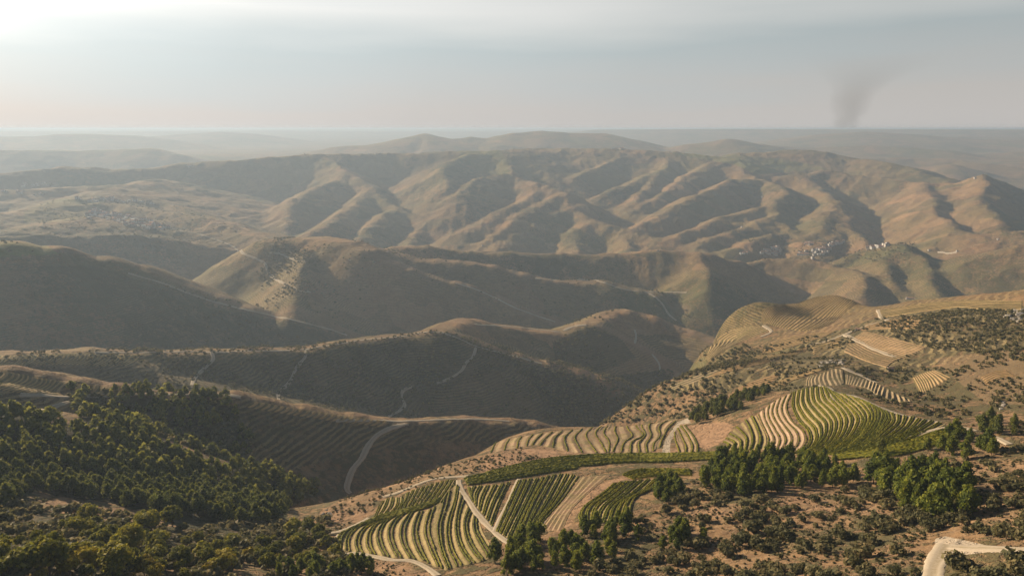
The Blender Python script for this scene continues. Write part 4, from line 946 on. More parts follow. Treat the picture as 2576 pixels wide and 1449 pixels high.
# ------------------------------------------------------------------ vegetation builders
def clump_quads(C, S, out=None, rnd=None):
    """leaf sprays: one bent quad (two triangles worth) per centre C (n,3), size S (n,)"""
    n = len(C)
    a = RNG.standard_normal((n, 3)); a /= np.linalg.norm(a, axis=1)[:, None]
    if out is not None: a = a * .8 + out; a /= np.linalg.norm(a, axis=1)[:, None] + 1e-9
    h = RNG.standard_normal((n, 3)); u = np.cross(a, h); u /= np.linalg.norm(u, axis=1)[:, None] + 1e-9
    w = np.cross(a, u)
    su = (S * RNG.uniform(.7, 1.3, n))[:, None]; sw = (S * RNG.uniform(.5, 1.0, n))[:, None]
    V = np.stack([C - u * su - w * sw * .6, C + u * su * .7 - w * sw + a * sw * .3, C + u * su + w * sw * .7, C - u * su * .6 + w * sw + a * sw * .25], 1).reshape(-1, 3)
    F = np.arange(4 * n).reshape(n, 4)
    r = RNG.uniform(.15, .85, n) if rnd is None else rnd
    return V, F, np.repeat(r, 4)
def ico(C, R3, seed=0):
    """small rough ball as a solid core for a crown lobe"""
    p = (1 + 5 ** .5) / 2
    v = np.array([(-1, p, 0), (1, p, 0), (-1, -p, 0), (1, -p, 0), (0, -1, p), (0, 1, p), (0, -1, -p), (0, 1, -p), (p, 0, -1), (p, 0, 1), (-p, 0, -1), (-p, 0, 1)]) / 1.902
    f = np.array([(0, 11, 5), (0, 5, 1), (0, 1, 7), (0, 7, 10), (0, 10, 11), (1, 5, 9), (5, 11, 4), (11, 10, 2), (10, 7, 6), (7, 1, 8), (3, 9, 4), (3, 4, 2), (3, 2, 6), (3, 6, 8), (3, 8, 9), (4, 9, 5), (2, 4, 11), (6, 2, 10), (8, 6, 7), (9, 8, 1)])
    return np.asarray(C) + v * np.asarray(R3) * RNG.uniform(.75, 1.15, (12, 1)), f
def crown(lobes, nq, qs, core=.72):
    """lobes: (x,y,z,rx,rz); returns V, F(list of tri & quad), rnd"""
    Vs, T, Q, Rn = [], [], [], []; k = 0
    vol = np.array([l[3] ** 2 for l in lobes]); vol = vol / vol.sum()
    for l, f in zip(lobes, vol):
        tone = RNG.uniform(-.18, .18)
        v, fc = ico(l[:3], (l[3] * core, l[3] * core, l[4] * core)); Vs.append(v); T.append(fc + k); Rn.append(np.full(12, .25 + tone * .5)); k += 12
        n = max(6, int(nq * f)); d = RNG.standard_normal((n, 3)); d /= np.linalg.norm(d, axis=1)[:, None]
        d[:, 2] = np.where(d[:, 2] < -.5, -d[:, 2], d[:, 2])
        rr = RNG.uniform(.72, 1.08, n)[:, None]
        C = np.array(l[:3]) + d * rr * np.array([l[3], l[3], l[4]])
        v, fq, r = clump_quads(C, qs * RNG.uniform(.6, 1.3, n), d)
        Vs.append(v); Q.append(fq + k); Rn.append(np.clip(r + tone, 0, 1)); k += len(v)
    return np.concatenate(Vs), np.concatenate(T), np.concatenate(Q), np.concatenate(Rn)
def trunk(h, r, lean=0.0, limbs=4, z0=.35):
    Vs, Fs = [], []; k = 0; S = 6
    def tube(P, Rr):
        nonlocal k
        n = len(P); a = np.linspace(0, 2 * math.pi, S, endpoint=False)
        V = np.stack([P[:, None, 0] + np.cos(a) * Rr[:, None], P[:, None, 1] + np.sin(a) * Rr[:, None], P[:, None, 2] + 0 * a + 0 * Rr[:, None]], -1).reshape(-1, 3)
        i = np.arange(n - 1)[:, None] * S; j = np.arange(S)[None]; j1 = (j + 1) % S
        Fs.append(np.stack([i + j, i + j1, i + S + j1, i + S + j], -1).reshape(-1, 4) + k); Vs.append(V); k += len(V)
    tt = np.linspace(0, 1, 6); wob = np.cumsum(RNG.uniform(-.12, .12, (6, 2)), axis=0) * (tt[:, None] > 0)
    P = np.stack([tt * lean + wob[:, 0], wob[:, 1], -0.6 + tt * (h + .6)], -1); tube(P, r * (1 - .75 * tt) + .02)
    for i in range(limbs):
        s = z0 + (0.9 - z0) * (i + RNG.random()) / limbs; b0 = np.array([np.interp(s, tt, P[:, c]) for c in range(3)])
        a = RNG.uniform(0, 6.28); L = h * RNG.uniform(.14, .26) * (1.2 - s)
        e = b0 + np.array([math.cos(a) * L, math.sin(a) * L, L * .6])
        tube(np.stack([b0, (b0 + e) / 2 + [0, 0, .1], e]), np.array([r * .35, r * .22, .02]))
    return np.concatenate(Vs), np.concatenate(Fs)
def L_pine():
    h = RNG.uniform(8.6, 11); out = []
    n = 12
    for i in range(n):
        s = i / (n - 1); z = h * (.36 + .5 * s); R = (2.9 * (1 - s * .82) ** .8 + .35) * RNG.uniform(.8, 1.1)
        a = i * 2.4 + RNG.uniform(-.5, .5); o = R * RNG.uniform(.35, .75) * (1 - s * .5)
        out.append((math.cos(a) * o, math.sin(a) * o, z, R * .78, R * .62 + .35))
    return h, out
def L_euc():
    h = RNG.uniform(8.5, 12.5); out = []; n = 14
    for i in range(n):
        s = i / (n - 1); z = h * (.2 + .74 * s); R = (2.0 + 1.5 * math.sin(math.pi * min(1, s * .9 + .12))) * RNG.uniform(.65, 1.05)
        a = i * 2.4 + RNG.uniform(-.8, .8); o = R * RNG.uniform(.3, .95) * (1.1 - s * .7)
        out.append((math.cos(a) * o, math.sin(a) * o, z, R * .62, R * .85))
    return h, out
def L_broad():
    h = RNG.uniform(5.5, 8); out = []; n = 13
    for i in range(n):
        a = i * 2.4; e = RNG.uniform(-.25, 1); R = h * .42
        o = R * math.cos(e) * RNG.uniform(.5, .8)
        out.append((math.cos(a) * o, math.sin(a) * o, h * .55 + R * math.sin(e) * .7, h * .19 * RNG.uniform(.7, 1.2), h * .17))
    return h, out
def L_shrub():
    h = RNG.uniform(1.6, 2.6); out = []; n = 6
    for i in range(n):
        a = i * 2.4 + RNG.uniform(-.6, .6); o = RNG.uniform(.1, .95) * h * .62
        out.append((math.cos(a) * o, math.sin(a) * o, h * RNG.uniform(.3, .55), h * RNG.uniform(.3, .48), h * RNG.uniform(.25, .4)))
    return h, out
def tree_meshes(name, Lf, leaf, nvar, nq, qs, tr=.2, limbs=4):
    res = []
    for i in range(nvar):
        h, lobes = Lf(); V, T, Q, rn = crown(lobes, nq, qs)
        cm = mesh_np(name + '_crown', V, [T, Q], [leaf], attrs={'rnd': rn}, link=False)
        TV, TF = trunk(h * .86, tr, RNG.uniform(-.4, .4), limbs)
        tm = mesh_np(name + '_trunk', TV, TF, [m_bark], smooth=True, link=False)
        # light version for the mass
        V2, T2, Q2, rn2 = crown(lobes, max(40, nq // 4), qs * 1.75)
        res.append(dict(h=h, crown=cm, trunk=tm, lo=(V2, T2, Q2, rn2), lt=(TV, TF)))
    return res
K_pine = tree_meshes('pine', L_pine, m_pine, 5, 420, .5, .2)
K_euc = tree_meshes('eucalyptus', L_euc, m_euc, 6, 620, .42, .2)
K_broad = tree_meshes('broadleaf', L_broad, m_broad, 4, 620, .36, .17)
K_shrub = tree_meshes('shrub', L_shrub, m_scrub, 6, 150, .3, .06, 2)
KM = {}
def plant(kind, name, K, x, y, s, label, cat, group, parts=True, leaf=None, sz=1.0):
    k = RNG.integers(len(K)); z = float(height(np.array([x]), np.array([y]))[0])
    rz = RNG.uniform(0, 6.28)
    if parts:
        e = bpy.data.objects.new(name, None); COL.objects.link(e); e.empty_display_size = .3
        e.location = (x, y, z); e.rotation_euler = (0, 0, rz); e.scale = (s * RNG.uniform(.85, 1.15), s * RNG.uniform(.85, 1.15), s * sz)
        tag(e, label, cat, group)
        for nm, me in (('crown', K[k]['crown']), ('trunk', K[k]['trunk'])):
            c_ = bpy.data.objects.new(nm, me); COL.objects.link(c_); c_.parent = e
            if nm == 'crown' and leaf is not None:
                c_.material_slots[0].link = 'OBJECT'; c_.material_slots[0].material = leaf
    else:
        e = bpy.data.objects.new(name, K[k]['crown']); COL.objects.link(e)
        e.location = (x, y, z - .1); e.rotation_euler = (0, 0, rz); e.scale = (s * RNG.uniform(.8, 1.25), s * RNG.uniform(.8, 1.25), s)
        tag(e, label, cat, group)
    return e
def mass(name, K, XY, S, leaf, with_trunk=True):
    """many plants as one object"""
    Z = height(XY[:, 0], XY[:, 1]); Vs, Ts, Qs, Rn, Tk = [], [], [], [], []; k = 0
    var = RNG.integers(len(K), size=len(XY))
    for vi in range(len(K)):
        ii = np.nonzero(var == vi)[0]
        if not len(ii): continue
        V, T, Q, rn = K[vi]['lo']
        TV, TF = K[vi]['lt'] if with_trunk else (np.zeros((0, 3)), np.zeros((0, 4), int))
        base = np.concatenate([V, TV]); nb = len(base)
        a = RNG.uniform(0, 6.28, len(ii)); s = S[ii]; sx = s * RNG.uniform(.85, 1.2, len(ii))
        ca, sa = np.cos(a), np.sin(a)
        X = (base[None, :, 0] * ca[:, None] - base[None, :, 1] * sa[:, None]) * sx[:, None] + XY[ii, 0:1]
        Y = (base[None, :, 0] * sa[:, None] + base[None, :, 1] * ca[:, None]) * sx[:, None] + XY[ii, 1:2]
        ZZ = base[None, :, 2] * s[:, None] + Z[ii][:, None]
        Vs.append(np.stack([X, Y, ZZ], -1).reshape(-1, 3))
        off = (k + np.arange(len(ii)) * nb)[:, None, None]
        Ts.append((T[None] + off).reshape(-1, 3)); Qs.append((Q[None] + off).reshape(-1, 4))
        if with_trunk: Tk.append((TF[None] + len(V) + off).reshape(-1, 4))
        Rn.append(np.clip(np.concatenate([rn, np.full(len(TV), .3)])[None] + RNG.uniform(-.28, .28, (len(ii), 1)), 0, 1).ravel())
        k += nb * len(ii)
    T = np.concatenate(Ts); Q = np.concatenate(Qs); FF = [T, Q]; fm_ = [np.zeros(len(T)), np.zeros(len(Q))]; mats = [leaf]
    if with_trunk: Tk = np.concatenate(Tk); FF.append(Tk); fm_.append(np.ones(len(Tk))); mats.append(m_bark)
    o = mesh_np(name, np.concatenate(Vs), FF, mats, attrs={'rnd': np.concatenate(Rn)}, fmat=np.concatenate(fm_))
    return o
def scatter(poly, d0, d1, spacing, clump=0.0, seed=5, vis=True, jitter=.9, wl_=30.0, thr=0.0, avoid=None):
    """roughly even points on visible ground inside a picture polygon"""
    p = np.array(poly, float)
    u0, u1 = p[:, 0].min(), p[:, 0].max()
    az = np.arctan((np.array([u0 - 60, u1 + 60]) - 1288) / FPX / .92)
    xs0, xs1 = d1 * math.sin(max(az[0], AZ0)), d1 * math.sin(min(az[1], AZ1))
    xs0 = min(xs0, d0 * math.sin(az[0])); xs1 = max(xs1, d0 * math.sin(az[1]))
    gx = np.arange(xs0, xs1, spacing); gy = np.arange(d0 * .5, d1, spacing)
    X, Y = np.meshgrid(gx, gy); X = X.ravel(); Y = Y.ravel()
    X = X + RNG.uniform(-.5, .5, len(X)) * spacing * jitter; Y = Y + RNG.uniform(-.5, .5, len(Y)) * spacing * jitter
    r = np.hypot(X, Y); m = (r > d0) & (r < d1); X, Y = X[m], Y[m]
    Z = height(X, Y); u, v = project(X, Y, Z)
    m = inpoly(u, v, poly)
    if avoid is not None:
        for q in avoid: m &= ~inpoly(u, v, q)
    if clump: m &= fbm(X, Y, wl_, 2, seed) > thr + RNG.uniform(-clump, clump, len(X))
    X, Y, Z = X[m], Y[m], Z[m]
    if vis and len(X):
        m = visible(X, Y, Z, 6.0); X, Y = X[m], Y[m]
    return np.stack([X, Y], -1)
def dist(XY): return np.hypot(XY[:, 0], XY[:, 1])

# the wood on the left
XYw = scatter(WOOD, 380, 700, 7.0)
XYs = scatter(SLOPE, 560, 780, 7.5, clump=.5, thr=-.1)
XYc = scatter(cL([(500, 60), (1000, 60), (1250, 80), (1700, 100), (1760, 200), (1300, 160), (600, 170)]), 600, 730, 8.5, clump=.5)
XYp = np.concatenate([XYw, XYs, XYc])
o_ = np.argsort(dist(XYp)); XYp = XYp[o_]
print('pines', len(XYw), len(XYs), len(XYc))
u_, v_ = project(XYp[:, 0], XYp[:, 1], height(XYp[:, 0], XYp[:, 1])); XYp = XYp[np.argsort(dist(XYp) + 1e5 * ((u_ < -15) | (v_ > 1480)))]
for x, y in XYp[:225]:
    plant('pine', 'pine_tree', K_pine, x, y, RNG.uniform(.75, 1.3), 'dark green pine standing among the nearer trees of the dense wood on the left slope', 'pine tree', 'pines of the wood on the left slope')
o = mass('pine_wood', K_pine, XYp[225:], RNG.uniform(.7, 1.3, len(XYp) - 225), m_pine)
tag(o, 'dense dark pine wood covering the left slope up to the ridge', 'wood', kind='stuff')

# eucalyptus groups on the near hillside
EU = [
 (cD([(40, 1340), (150, 1220), (300, 1170), (420, 1160), (430, 1300), (500, 1449), (40, 1449)]) , 'left end', 5.2, 200, 300, 'green eucalyptus at the left end of the clump in front of the near vineyard'),
 (cD([(430, 1160), (640, 1170), (750, 1110), (900, 1090), (1010, 1050), (1150, 1130), (1160, 1250), (1060, 1300), (850, 1360), (560, 1449), (480, 1449)]), 'middle', 5.4, 200, 330, 'green eucalyptus in the middle of the clump in front of the near vineyard'),
 (cD([(1290, 1170), (1420, 1120), (1640, 1110), (1640, 1200), (1480, 1280), (1330, 1260)]), 'small', 5.5, 230, 340, 'green eucalyptus in the small clump right of the yellowish vineyard'),
 (cD([(1250, 830), (1370, 740), (1450, 760), (1470, 860), (1400, 930), (1230, 920)]), 'pair', 5.5, 300, 430, 'dark green eucalyptus in the small stand at the tip of the short yellow band'),
 (cR([(-330, 690), (-250, 590), (0, 580), (330, 585), (600, 620), (820, 700), (850, 790), (700, 800), (400, 810), (150, 850), (-100, 860), (-320, 800)]), 'belt', 5.2, 300, 430, 'green eucalyptus in the long belt of trees below the big wavy vineyard'),
 (cR([(880, 760), (980, 700), (1180, 720), (1420, 760), (1620, 800), (1700, 900), (1690, 1010), (1500, 1030), (1250, 1000), (1050, 980), (960, 850)]), 'big', 4.8, 270, 380, 'tall bright green eucalyptus in the group on the open slope at the right'),
 (cR([(1340, 510), (1420, 430), (1560, 400), (1700, 420), (1840, 540), (1780, 600), (1600, 610), (1480, 560)]), 'upper', 6.0, 330, 480, 'green eucalyptus in the group at the right end of the wavy vineyard'),
 (cR([(1720, 320), (1860, 290), (2090, 330), (2090, 430), (1900, 410), (1740, 400)]), 'edge', 7.5, 340, 520, 'dark green pine at the right edge behind the vineyard track'),
 (c6([(85, 1330), (200, 1210), (290, 1170), (400, 1130), (530, 1110), (560, 1170), (480, 1240), (330, 1290), (150, 1350)]), 'pines', 5.6, 480, 640, 'dark green pine in the clump on the crest left of the big wavy vineyard'),
 (c6([(520, 1120), (640, 1090), (680, 1110), (640, 1160), (540, 1160)]), 'pines', 6.0, 480, 660, 'dark green pine in the clump on the crest left of the big wavy vineyard'),
 (cR([(920, 500), (1030, 520), (1030, 570), (930, 560)]), 'single', 7.0, 340, 460, 'lone dark pine standing over the strip below the wavy vineyard'),
 (cR([(1085, 530), (1150, 530), (1150, 575), (1090, 570)]), 'single', 7.0, 340, 460, 'lone dark pine standing over the strip below the wavy vineyard'),
 (cL([(2020, 1380), (2560, 1395), (2576, 1470), (2020, 1470)]), 'bottom', 5.0, 200, 320, 'leafy green tree in the row along the bottom edge left of the near vineyard'),
 (cN([(-60, 1350), (560, 1380), (560, 1460), (-60, 1460)]), 'bottom', 4.6, 200, 320, 'leafy green tree in the row along the bottom edge left of the near vineyard'),
]
GRN = {'left end': 'eucalyptus clump by the near vineyard, left end', 'middle': 'eucalyptus clump by the near vineyard, middle', 'small': 'small clump right of the yellowish vineyard', 'pair': 'stand at the tip of the yellow band',
       'belt': 'tree belt below the wavy vineyard', 'big': 'tall group on the open slope', 'upper': 'group at the end of the wavy vineyard', 'edge': 'trees at the right edge', 'pines': 'clump on the crest',
       'single': 'single trees over the strip', 'bottom': 'trees along the bottom edge'}
ne = 0
for poly, gk, sp, d0, d1, lab in EU:
    XY = scatter(poly, d0, d1, sp, jitter=1.2)
    if gk == 'single': XY = XY[:1]
    XY = XY[RNG.random(len(XY)) < .55] if gk in ('belt', 'left end', 'middle', 'upper', 'big') else XY[RNG.random(len(XY)) < .75] if gk != 'single' else XY
    for x, y in XY:
        sc_ = {'big': 1.25, 'single': .8, 'bottom': .6, 'small': .72, 'edge': .75, 'upper': .9, 'left end': .88, 'middle': .8, 'belt': .88}.get(gk, .8) * RNG.uniform(.7, 1.15)
        if gk in ('pines', 'edge', 'single'): plant('pine', 'pine_tree', K_euc, x, y, sc_, lab, 'pine tree', GRN[gk], leaf=m_pine)
        elif gk == 'bottom': plant('broad', 'broadleaf_tree', K_euc, x, y, sc_, lab, 'tree', GRN[gk])
        else: plant('euc', 'eucalyptus_tree', K_euc, x, y, sc_, lab, 'eucalyptus', GRN[gk]); ne += 1
print('eucalyptus', ne)

# rounded trees in the hollow at the bottom left
nb = 0
YEL = leafmat('autumn_leaves', (0.20, 0.15, 0.02), (0.36, 0.29, 0.03), (0.5, 0.42, 0.05))
for px, py, s_, yel in [(380, 1440, 1.25, 0), (430, 1400, .9, 0), (200, 1445, 1.1, 0), (680, 1395, 1.0, 1), (740, 1410, .8, 1), (900, 1240, .8, 0), (880, 1290, .75, 0), (990, 1260, 1.1, 0), (760, 1230, .7, 0), (850, 1370, .6, 0),
                        (870, 1445, 1.1, 0), (950, 1420, 1.0, 0), (1080, 1445, .7, 1), (1160, 1380, .8, 0), (1080, 1130, 1.0, 0), (1170, 1280, .7, 0), (1350, 1380, .8, 0), (1540, 1360, .7, 0), (1720, 1190, .6, 0), (1730, 1240, .8, 0),
                        (1850, 1310, .7, 1), (1960, 1230, .8, 0), (1700, 1400, .7, 1), (1620, 1395, .7, 0), (2060, 1270, .6, 0), (2220, 1250, .8, 0), (2180, 1140, .9, 0), (2300, 1120, .8, 0), (2370, 1160, .8, 0), (2230, 1210, .7, 0),
                        (1280, 1060, 1.15, 0), (1130, 1090, .9, 0), (1060, 1060, .9, 0), (60, 1440, .8, 0), (520, 1440, .7, 1), (600, 1340, .7, 0), (700, 1090, .8, 0), (660, 1050, .9, 0), (20, 1300, .8, 0), (280, 1190, .6, 0)]:
    u_, v_ = cL([(px, py)])[0]
    p_ = ground(u_, v_ + 6, 180, 700)[0]
    lab = 'yellow leaved rounded tree in the hollow at the bottom left' if yel else 'olive green rounded tree in the hollow at the bottom left'
    plant('broad', 'broadleaf_tree', K_broad, p_[0], p_[1], s_ * 1.5, lab, 'tree', 'yellow trees of the hollow' if yel else 'green trees of the hollow', leaf=YEL if yel else None)

XY = scatter(cL([(-50, 1180), (500, 1120), (1000, 1130), (1300, 1200), (2450, 1180), (2576, 1330), (2000, 1400), (2000, 1500), (-50, 1500)]), 200, 520, 9.5, clump=.5, thr=-.25, wl_=40, seed=77)
XY = XY[np.argsort(dist(XY))][:95]; print('hollow trees', len(XY))
for x, y in XY:
    yl = RNG.random() < .14
    plant('broad', 'broadleaf_tree', K_broad, x, y, RNG.uniform(.55, 1.15), 'yellow leaved rounded tree in the hollow at the bottom left' if yl else 'olive green rounded tree in the hollow at the bottom left', 'tree', 'yellow trees of the hollow' if yl else 'green trees of the hollow', leaf=YEL if yl else None)

# shrubs: nearest ones as things, the rest as one mass
FIELDS_NO = [cN([(230, 1060), (620, 760), (1330, 540), (1700, 490), (2430, 360), (2430, 560), (2060, 1040), (1790, 1160), (1520, 1340), (1150, 1440), (700, 1310), (190, 1240)]),
             cD([(0, 690), (640, 555), (2000, 515), (1900, 600), (1000, 620), (0, 760)]), cD([(640, 1100), (660, 980), (1090, 660), (1560, 655), (1540, 710), (1080, 900), (1080, 1010)]),
             cD([(280, 500), (480, 375), (1340, 270), (1600, 320), (1620, 550), (300, 550)]), cD([(1700, 530), (1800, 420), (1870, 350), (2066, 250), (2066, 520)]),
             cR([(0, 270), (340, 60), (620, 40), (1500, 315), (1660, 350), (1650, 380), (1340, 520), (900, 580), (600, 580), (0, 540)]),
             c6([(1230, 960), (1260, 940), (1730, 1165), (1740, 1190), (1640, 1190), (1240, 1060)]), c6([(950, 1000), (1240, 920), (1240, 1065), (940, 1065)]),
             c6([(1380, 650), (1870, 775), (1650, 870), (1560, 935), (1235, 835)]), c6([(1740, 990), (1900, 940), (2045, 1005), (1805, 1135)]),
             c6([(620, 590), (640, 480), (1180, 380), (1330, 450), (1180, 590), (1060, 660)]), c6([(200, 870), (250, 740), (540, 605), (700, 650), (290, 860)]), c6([(1480, 560), (1480, 480), (2300, 420), (2600, 430), (2600, 500), (2100, 490), (1700, 540)]), cR([(1330, 1120), (1500, 1115), (2100, 1195), (2300, 1200), (2300, 1335), (1700, 1335), (1560, 1350), (1510, 1430), (1500, 1520), (1270, 1520), (1320, 1390)])]
A_near = cD([(560, 1449), (900, 1390), (1250, 1240), (1100, 1040), (1400, 900), (1560, 720)]) + cR([(0, 920), (400, 860), (950, 780), (1350, 560), (1700, 580), (2200, 420), (3900, 420), (3900, 1500), (-600, 1500)])
P1 = scatter(A_near, 190, 470, 4.2, clump=.55, thr=.18, wl_=24, seed=91, avoid=FIELDS_NO)
P2 = scatter(c6([(-300, 1449), (180, 960), (350, 800), (1000, 700), (1500, 560), (2100, 470), (2700, 470), (4600, 470), (4600, 1300), (2700, 1460), (2000, 1330), (1000, 1100), (600, 1100), (0, 1460)]), 430, 1250, 4.8, clump=.35, thr=.14, wl_=46, seed=92, avoid=FIELDS_NO)
P2b = scatter(c6([(1500, 600), (2000, 500), (2700, 500), (2700, 900), (2000, 800), (1700, 780)]), 600, 1200, 5.0, clump=.6, thr=-.1, wl_=30, seed=93, avoid=FIELDS_NO)
P3_ = scatter(cL([(-1100, 950), (-200, 900), (300, 880), (1000, 1000), (1250, 1090), (2150, 1060), (2450, 1000), (2576, 1300), (2576, 1500), (-200, 1500), (-1100, 1500)]), 200, 640, 4.4, clump=.5, thr=-.05, wl_=26, seed=94)
P4 = scatter(cN([(60, 870), (400, 690), (900, 520), (1900, 290), (2500, 130), (2520, 380), (1300, 540), (640, 740), (540, 910), (200, 1060)]), 330, 700, 4.6, clump=.5, thr=.22, wl_=22, seed=95, avoid=FIELDS_NO)
P5 = scatter(SLOPE, 560, 780, 5.0, clump=.5, thr=-.1, wl_=30, seed=96)
P6 = scatter([(-50, 890), (880, 860), (1100, 830), (1540, 940), (1560, 1070), (900, 1050), (-50, 960)], 880, 1500, 7, clump=.5, thr=.05, wl_=60, seed=97)
P7 = scatter([(1480, 1090), (1600, 990), (1760, 930), (1760, 880), (1850, 820), (1900, 900), (1800, 990), (1550, 1090)], 650, 1300, 5.5, clump=.5, thr=-.1, wl_=40, seed=98, avoid=FIELDS_NO)
print('scrub', [len(p) for p in (P1, P2, P2b, P3_, P4, P5, P6, P7)])
K_heath = tree_meshes('heath', L_shrub, m_scrub, 5, 60, .26, .05, 2)
PH = scatter(A_near, 190, 480, 2.7, clump=.55, thr=-.05, wl_=14, seed=88, avoid=FIELDS_NO)
PH2 = scatter(cN([(60, 870), (400, 690), (900, 520), (1900, 290), (2500, 130), (2520, 380), (1300, 540), (640, 740), (540, 910), (200, 1060)]), 330, 700, 3.4, clump=.5, thr=.05, wl_=14, seed=89, avoid=FIELDS_NO)
PH3 = scatter(cN([(200, 1260), (700, 1330), (1140, 1460), (600, 1460), (0, 1400)]), 200, 420, 2.6, clump=.5, thr=.0, wl_=12, seed=90)
PH = np.concatenate([PH, PH2, PH3]); print('heath', len(PH))
o = mass('heath', K_heath, PH, RNG.uniform(.22, .62, len(PH)), m_scrub, False); tag(o, 'low brown green heath covering the open soil', 'heath', kind='stuff')
u_, v_ = project(P1[:, 0], P1[:, 1], height(P1[:, 0], P1[:, 1])); P1 = P1[np.argsort(dist(P1) + 1e5 * ((u_ > 2590) | (v_ > 1475) | (u_ < -10)))]; ns_ = 0
used = min(len(P1), 292)
for x, y in P1[:used]:
    plant('shrub', 'shrub', K_shrub, x, y, RNG.uniform(.55, 2.1) * (1.25 if RNG.random() < .2 else 1), 'dark green rounded shrub on the brown slope in the right foreground', 'shrub', 'shrubs on the near right slope')
rest = np.concatenate([P1[used:], P2, P2b, P4, P6, P7]); sz = np.concatenate([RNG.uniform(.55, 1.7, len(P1) - used), RNG.uniform(.35, 1.0, len(P2)) * RNG.uniform(.8, 1.7, len(P2)), RNG.uniform(.5, 1.5, len(P2b)), RNG.uniform(.3, .9, len(P4)), RNG.uniform(.8, 1.9, len(P6)), RNG.uniform(.7, 1.7, len(P7))])
o = mass('scrub', K_shrub, rest, sz, m_scrub, False); tag(o, 'low dark scrub scattered over the brown hillsides', 'scrub', kind='stuff')
dark = np.concatenate([P3_, P5]); o = mass('undergrowth', K_shrub, dark, RNG.uniform(.7, 2.0, len(dark)), m_scrub, False)
tag(o, 'dark undergrowth filling the hollow at the bottom left', 'undergrowth', kind='stuff')
# trees scattered along far ridges and valleys
far_pts = []
for poly, d0, d1, sp, thr in [([(690, 600), (800, 600), (770, 760), (700, 740), (640, 700)], 1900, 2700, 11, .0),
                         ([(0, 600), (880, 840), (880, 860), (700, 820), (400, 730), (200, 660), (0, 640)], 1650, 2050, 14, .25),
                         ([(1330, 925), (1500, 950), (1690, 930), (1700, 980), (1600, 1030), (1480, 1090), (1380, 1050)], 950, 1800, 8, -.3),
                         ([(1390, 860), (1475, 822), (1560, 850), (1600, 900), (1500, 940), (1400, 920)], 1200, 1800, 10, -.1),
                         ([(440, 800), (560, 780), (870, 845), (860, 880), (460, 880)], 1400, 1900, 13, .1),
                         ([(880, 600), (1500, 700), (1860, 780), (1850, 800), (1420, 820), (1100, 720), (900, 640)], 1700, 2700, 18, .25),
                         ([(100, 500), (460, 520), (700, 620), (100, 600)], 2400, 4200, 26, .1),
                         ([(1880, 600), (2300, 600), (2300, 660), (1900, 660)], 2600, 3600, 18, .0),
                         ([(700, 600), (1000, 640), (900, 840), (640, 780)], 1700, 2500, 16, .15)]:
    far_pts.append(scatter(poly, d0, d1, sp, clump=.4, thr=thr, wl_=160, seed=99))
far_pts = np.concatenate(far_pts); print('far trees', len(far_pts))
o = mass('distant_woodland', K_broad, far_pts, RNG.uniform(.6, 1.2, len(far_pts)), m_scrub, False); tag(o, 'dark trees dotted over the distant ridges and valleys', 'woodland', kind='stuff')
print('vegetation %.1fs' % (time.time() - T0))

# ------------------------------------------------------------------ rocks
m_rock, t, b = mat('granite')
geo = t.nodes.new('ShaderNodeNewGeometry')
t.links.new(mix_n(t, noise_n(t, geo.outputs['Position'], .9, 5), (0.17, 0.15, 0.125), (0.50, 0.45, 0.39)), b.inputs['Base Color'])
def rock_mesh():
    import bmesh
    bm = bmesh.new(); bmesh.ops.create_icosphere(bm, subdivisions=2, radius=1)
    sd_ = RNG.integers(1, 900)
    for v in bm.verts:
        c_ = np.array(v.co); n_ = perlin(np.array([c_[0] * 1.3 + sd_]), np.array([c_[1] * 1.3 + c_[2] * 1.7]), 3)[0]
        v.co *= 1 + .55 * n_; v.co.z *= .75
        for ax, lim in ((0, .72), (1, .66), (2, .5)):
            if v.co[ax] > lim: v.co[ax] = lim
    me = bpy.data.meshes.new('boulder'); bm.to_mesh(me); bm.free(); me.materials.append(m_rock)
    return me
RM = [rock_mesh() for _ in range(6)]
for poly, d0, d1, sp, smin, smax_, lab, grp in [
    (c6([(1045, 905), (1080, 855), (1180, 830), (1250, 850), (1240, 910), (1150, 900), (1060, 925)]), 600, 1000, 3.6, .9, 2.6, 'pale grey boulder in the outcrop on the knoll above the terraces', 'outcrop on the knoll'),
    (cN([(80, 920), (120, 840), (170, 870), (185, 920), (150, 940)]), 280, 560, 1.9, .5, 1.3, 'pale boulder in the outcrop at the left tip of the near vineyard spur', 'outcrop at the tip of the spur'),
    (c6([(2420, 570), (2460, 510), (2560, 500), (2700, 520), (2640, 600), (2520, 590)]), 600, 1300, 6, 1.2, 4.2, 'grey rock of the crag high on the right hillside', 'crag on the right hillside'),
    (c6([(2400, 1160), (2560, 1140), (2560, 1250), (2300, 1240)]), 400, 700, 6, .5, 1.5, 'low pale rock among scrub near the right edge', 'rocks by the right edge'),
    (c6([(400, 985), (560, 920), (700, 870), (760, 860), (560, 960)]), 500, 1100, 6.5, .5, 1.3, 'pale rock on the line of broken ground below the upper terraces', 'rocks below the upper terraces')]:
    XY = scatter(poly, d0, d1, sp, jitter=1.0)
    XY = XY[RNG.random(len(XY)) < .6][:48]
    for x, y in XY:
        o = bpy.data.objects.new('boulder', RM[RNG.integers(6)]); COL.objects.link(o); s = RNG.uniform(smin, smax_)
        o.location = (x, y, float(height(np.array([x]), np.array([y]))[0]) + s * .15); o.scale = (s, s * RNG.uniform(.7, 1.2), s * RNG.uniform(.6, 1.1)); o.rotation_euler = (RNG.uniform(-.3, .3), RNG.uniform(-.3, .3), RNG.uniform(0, 6.28))
        tag(o, lab, 'boulder', grp)

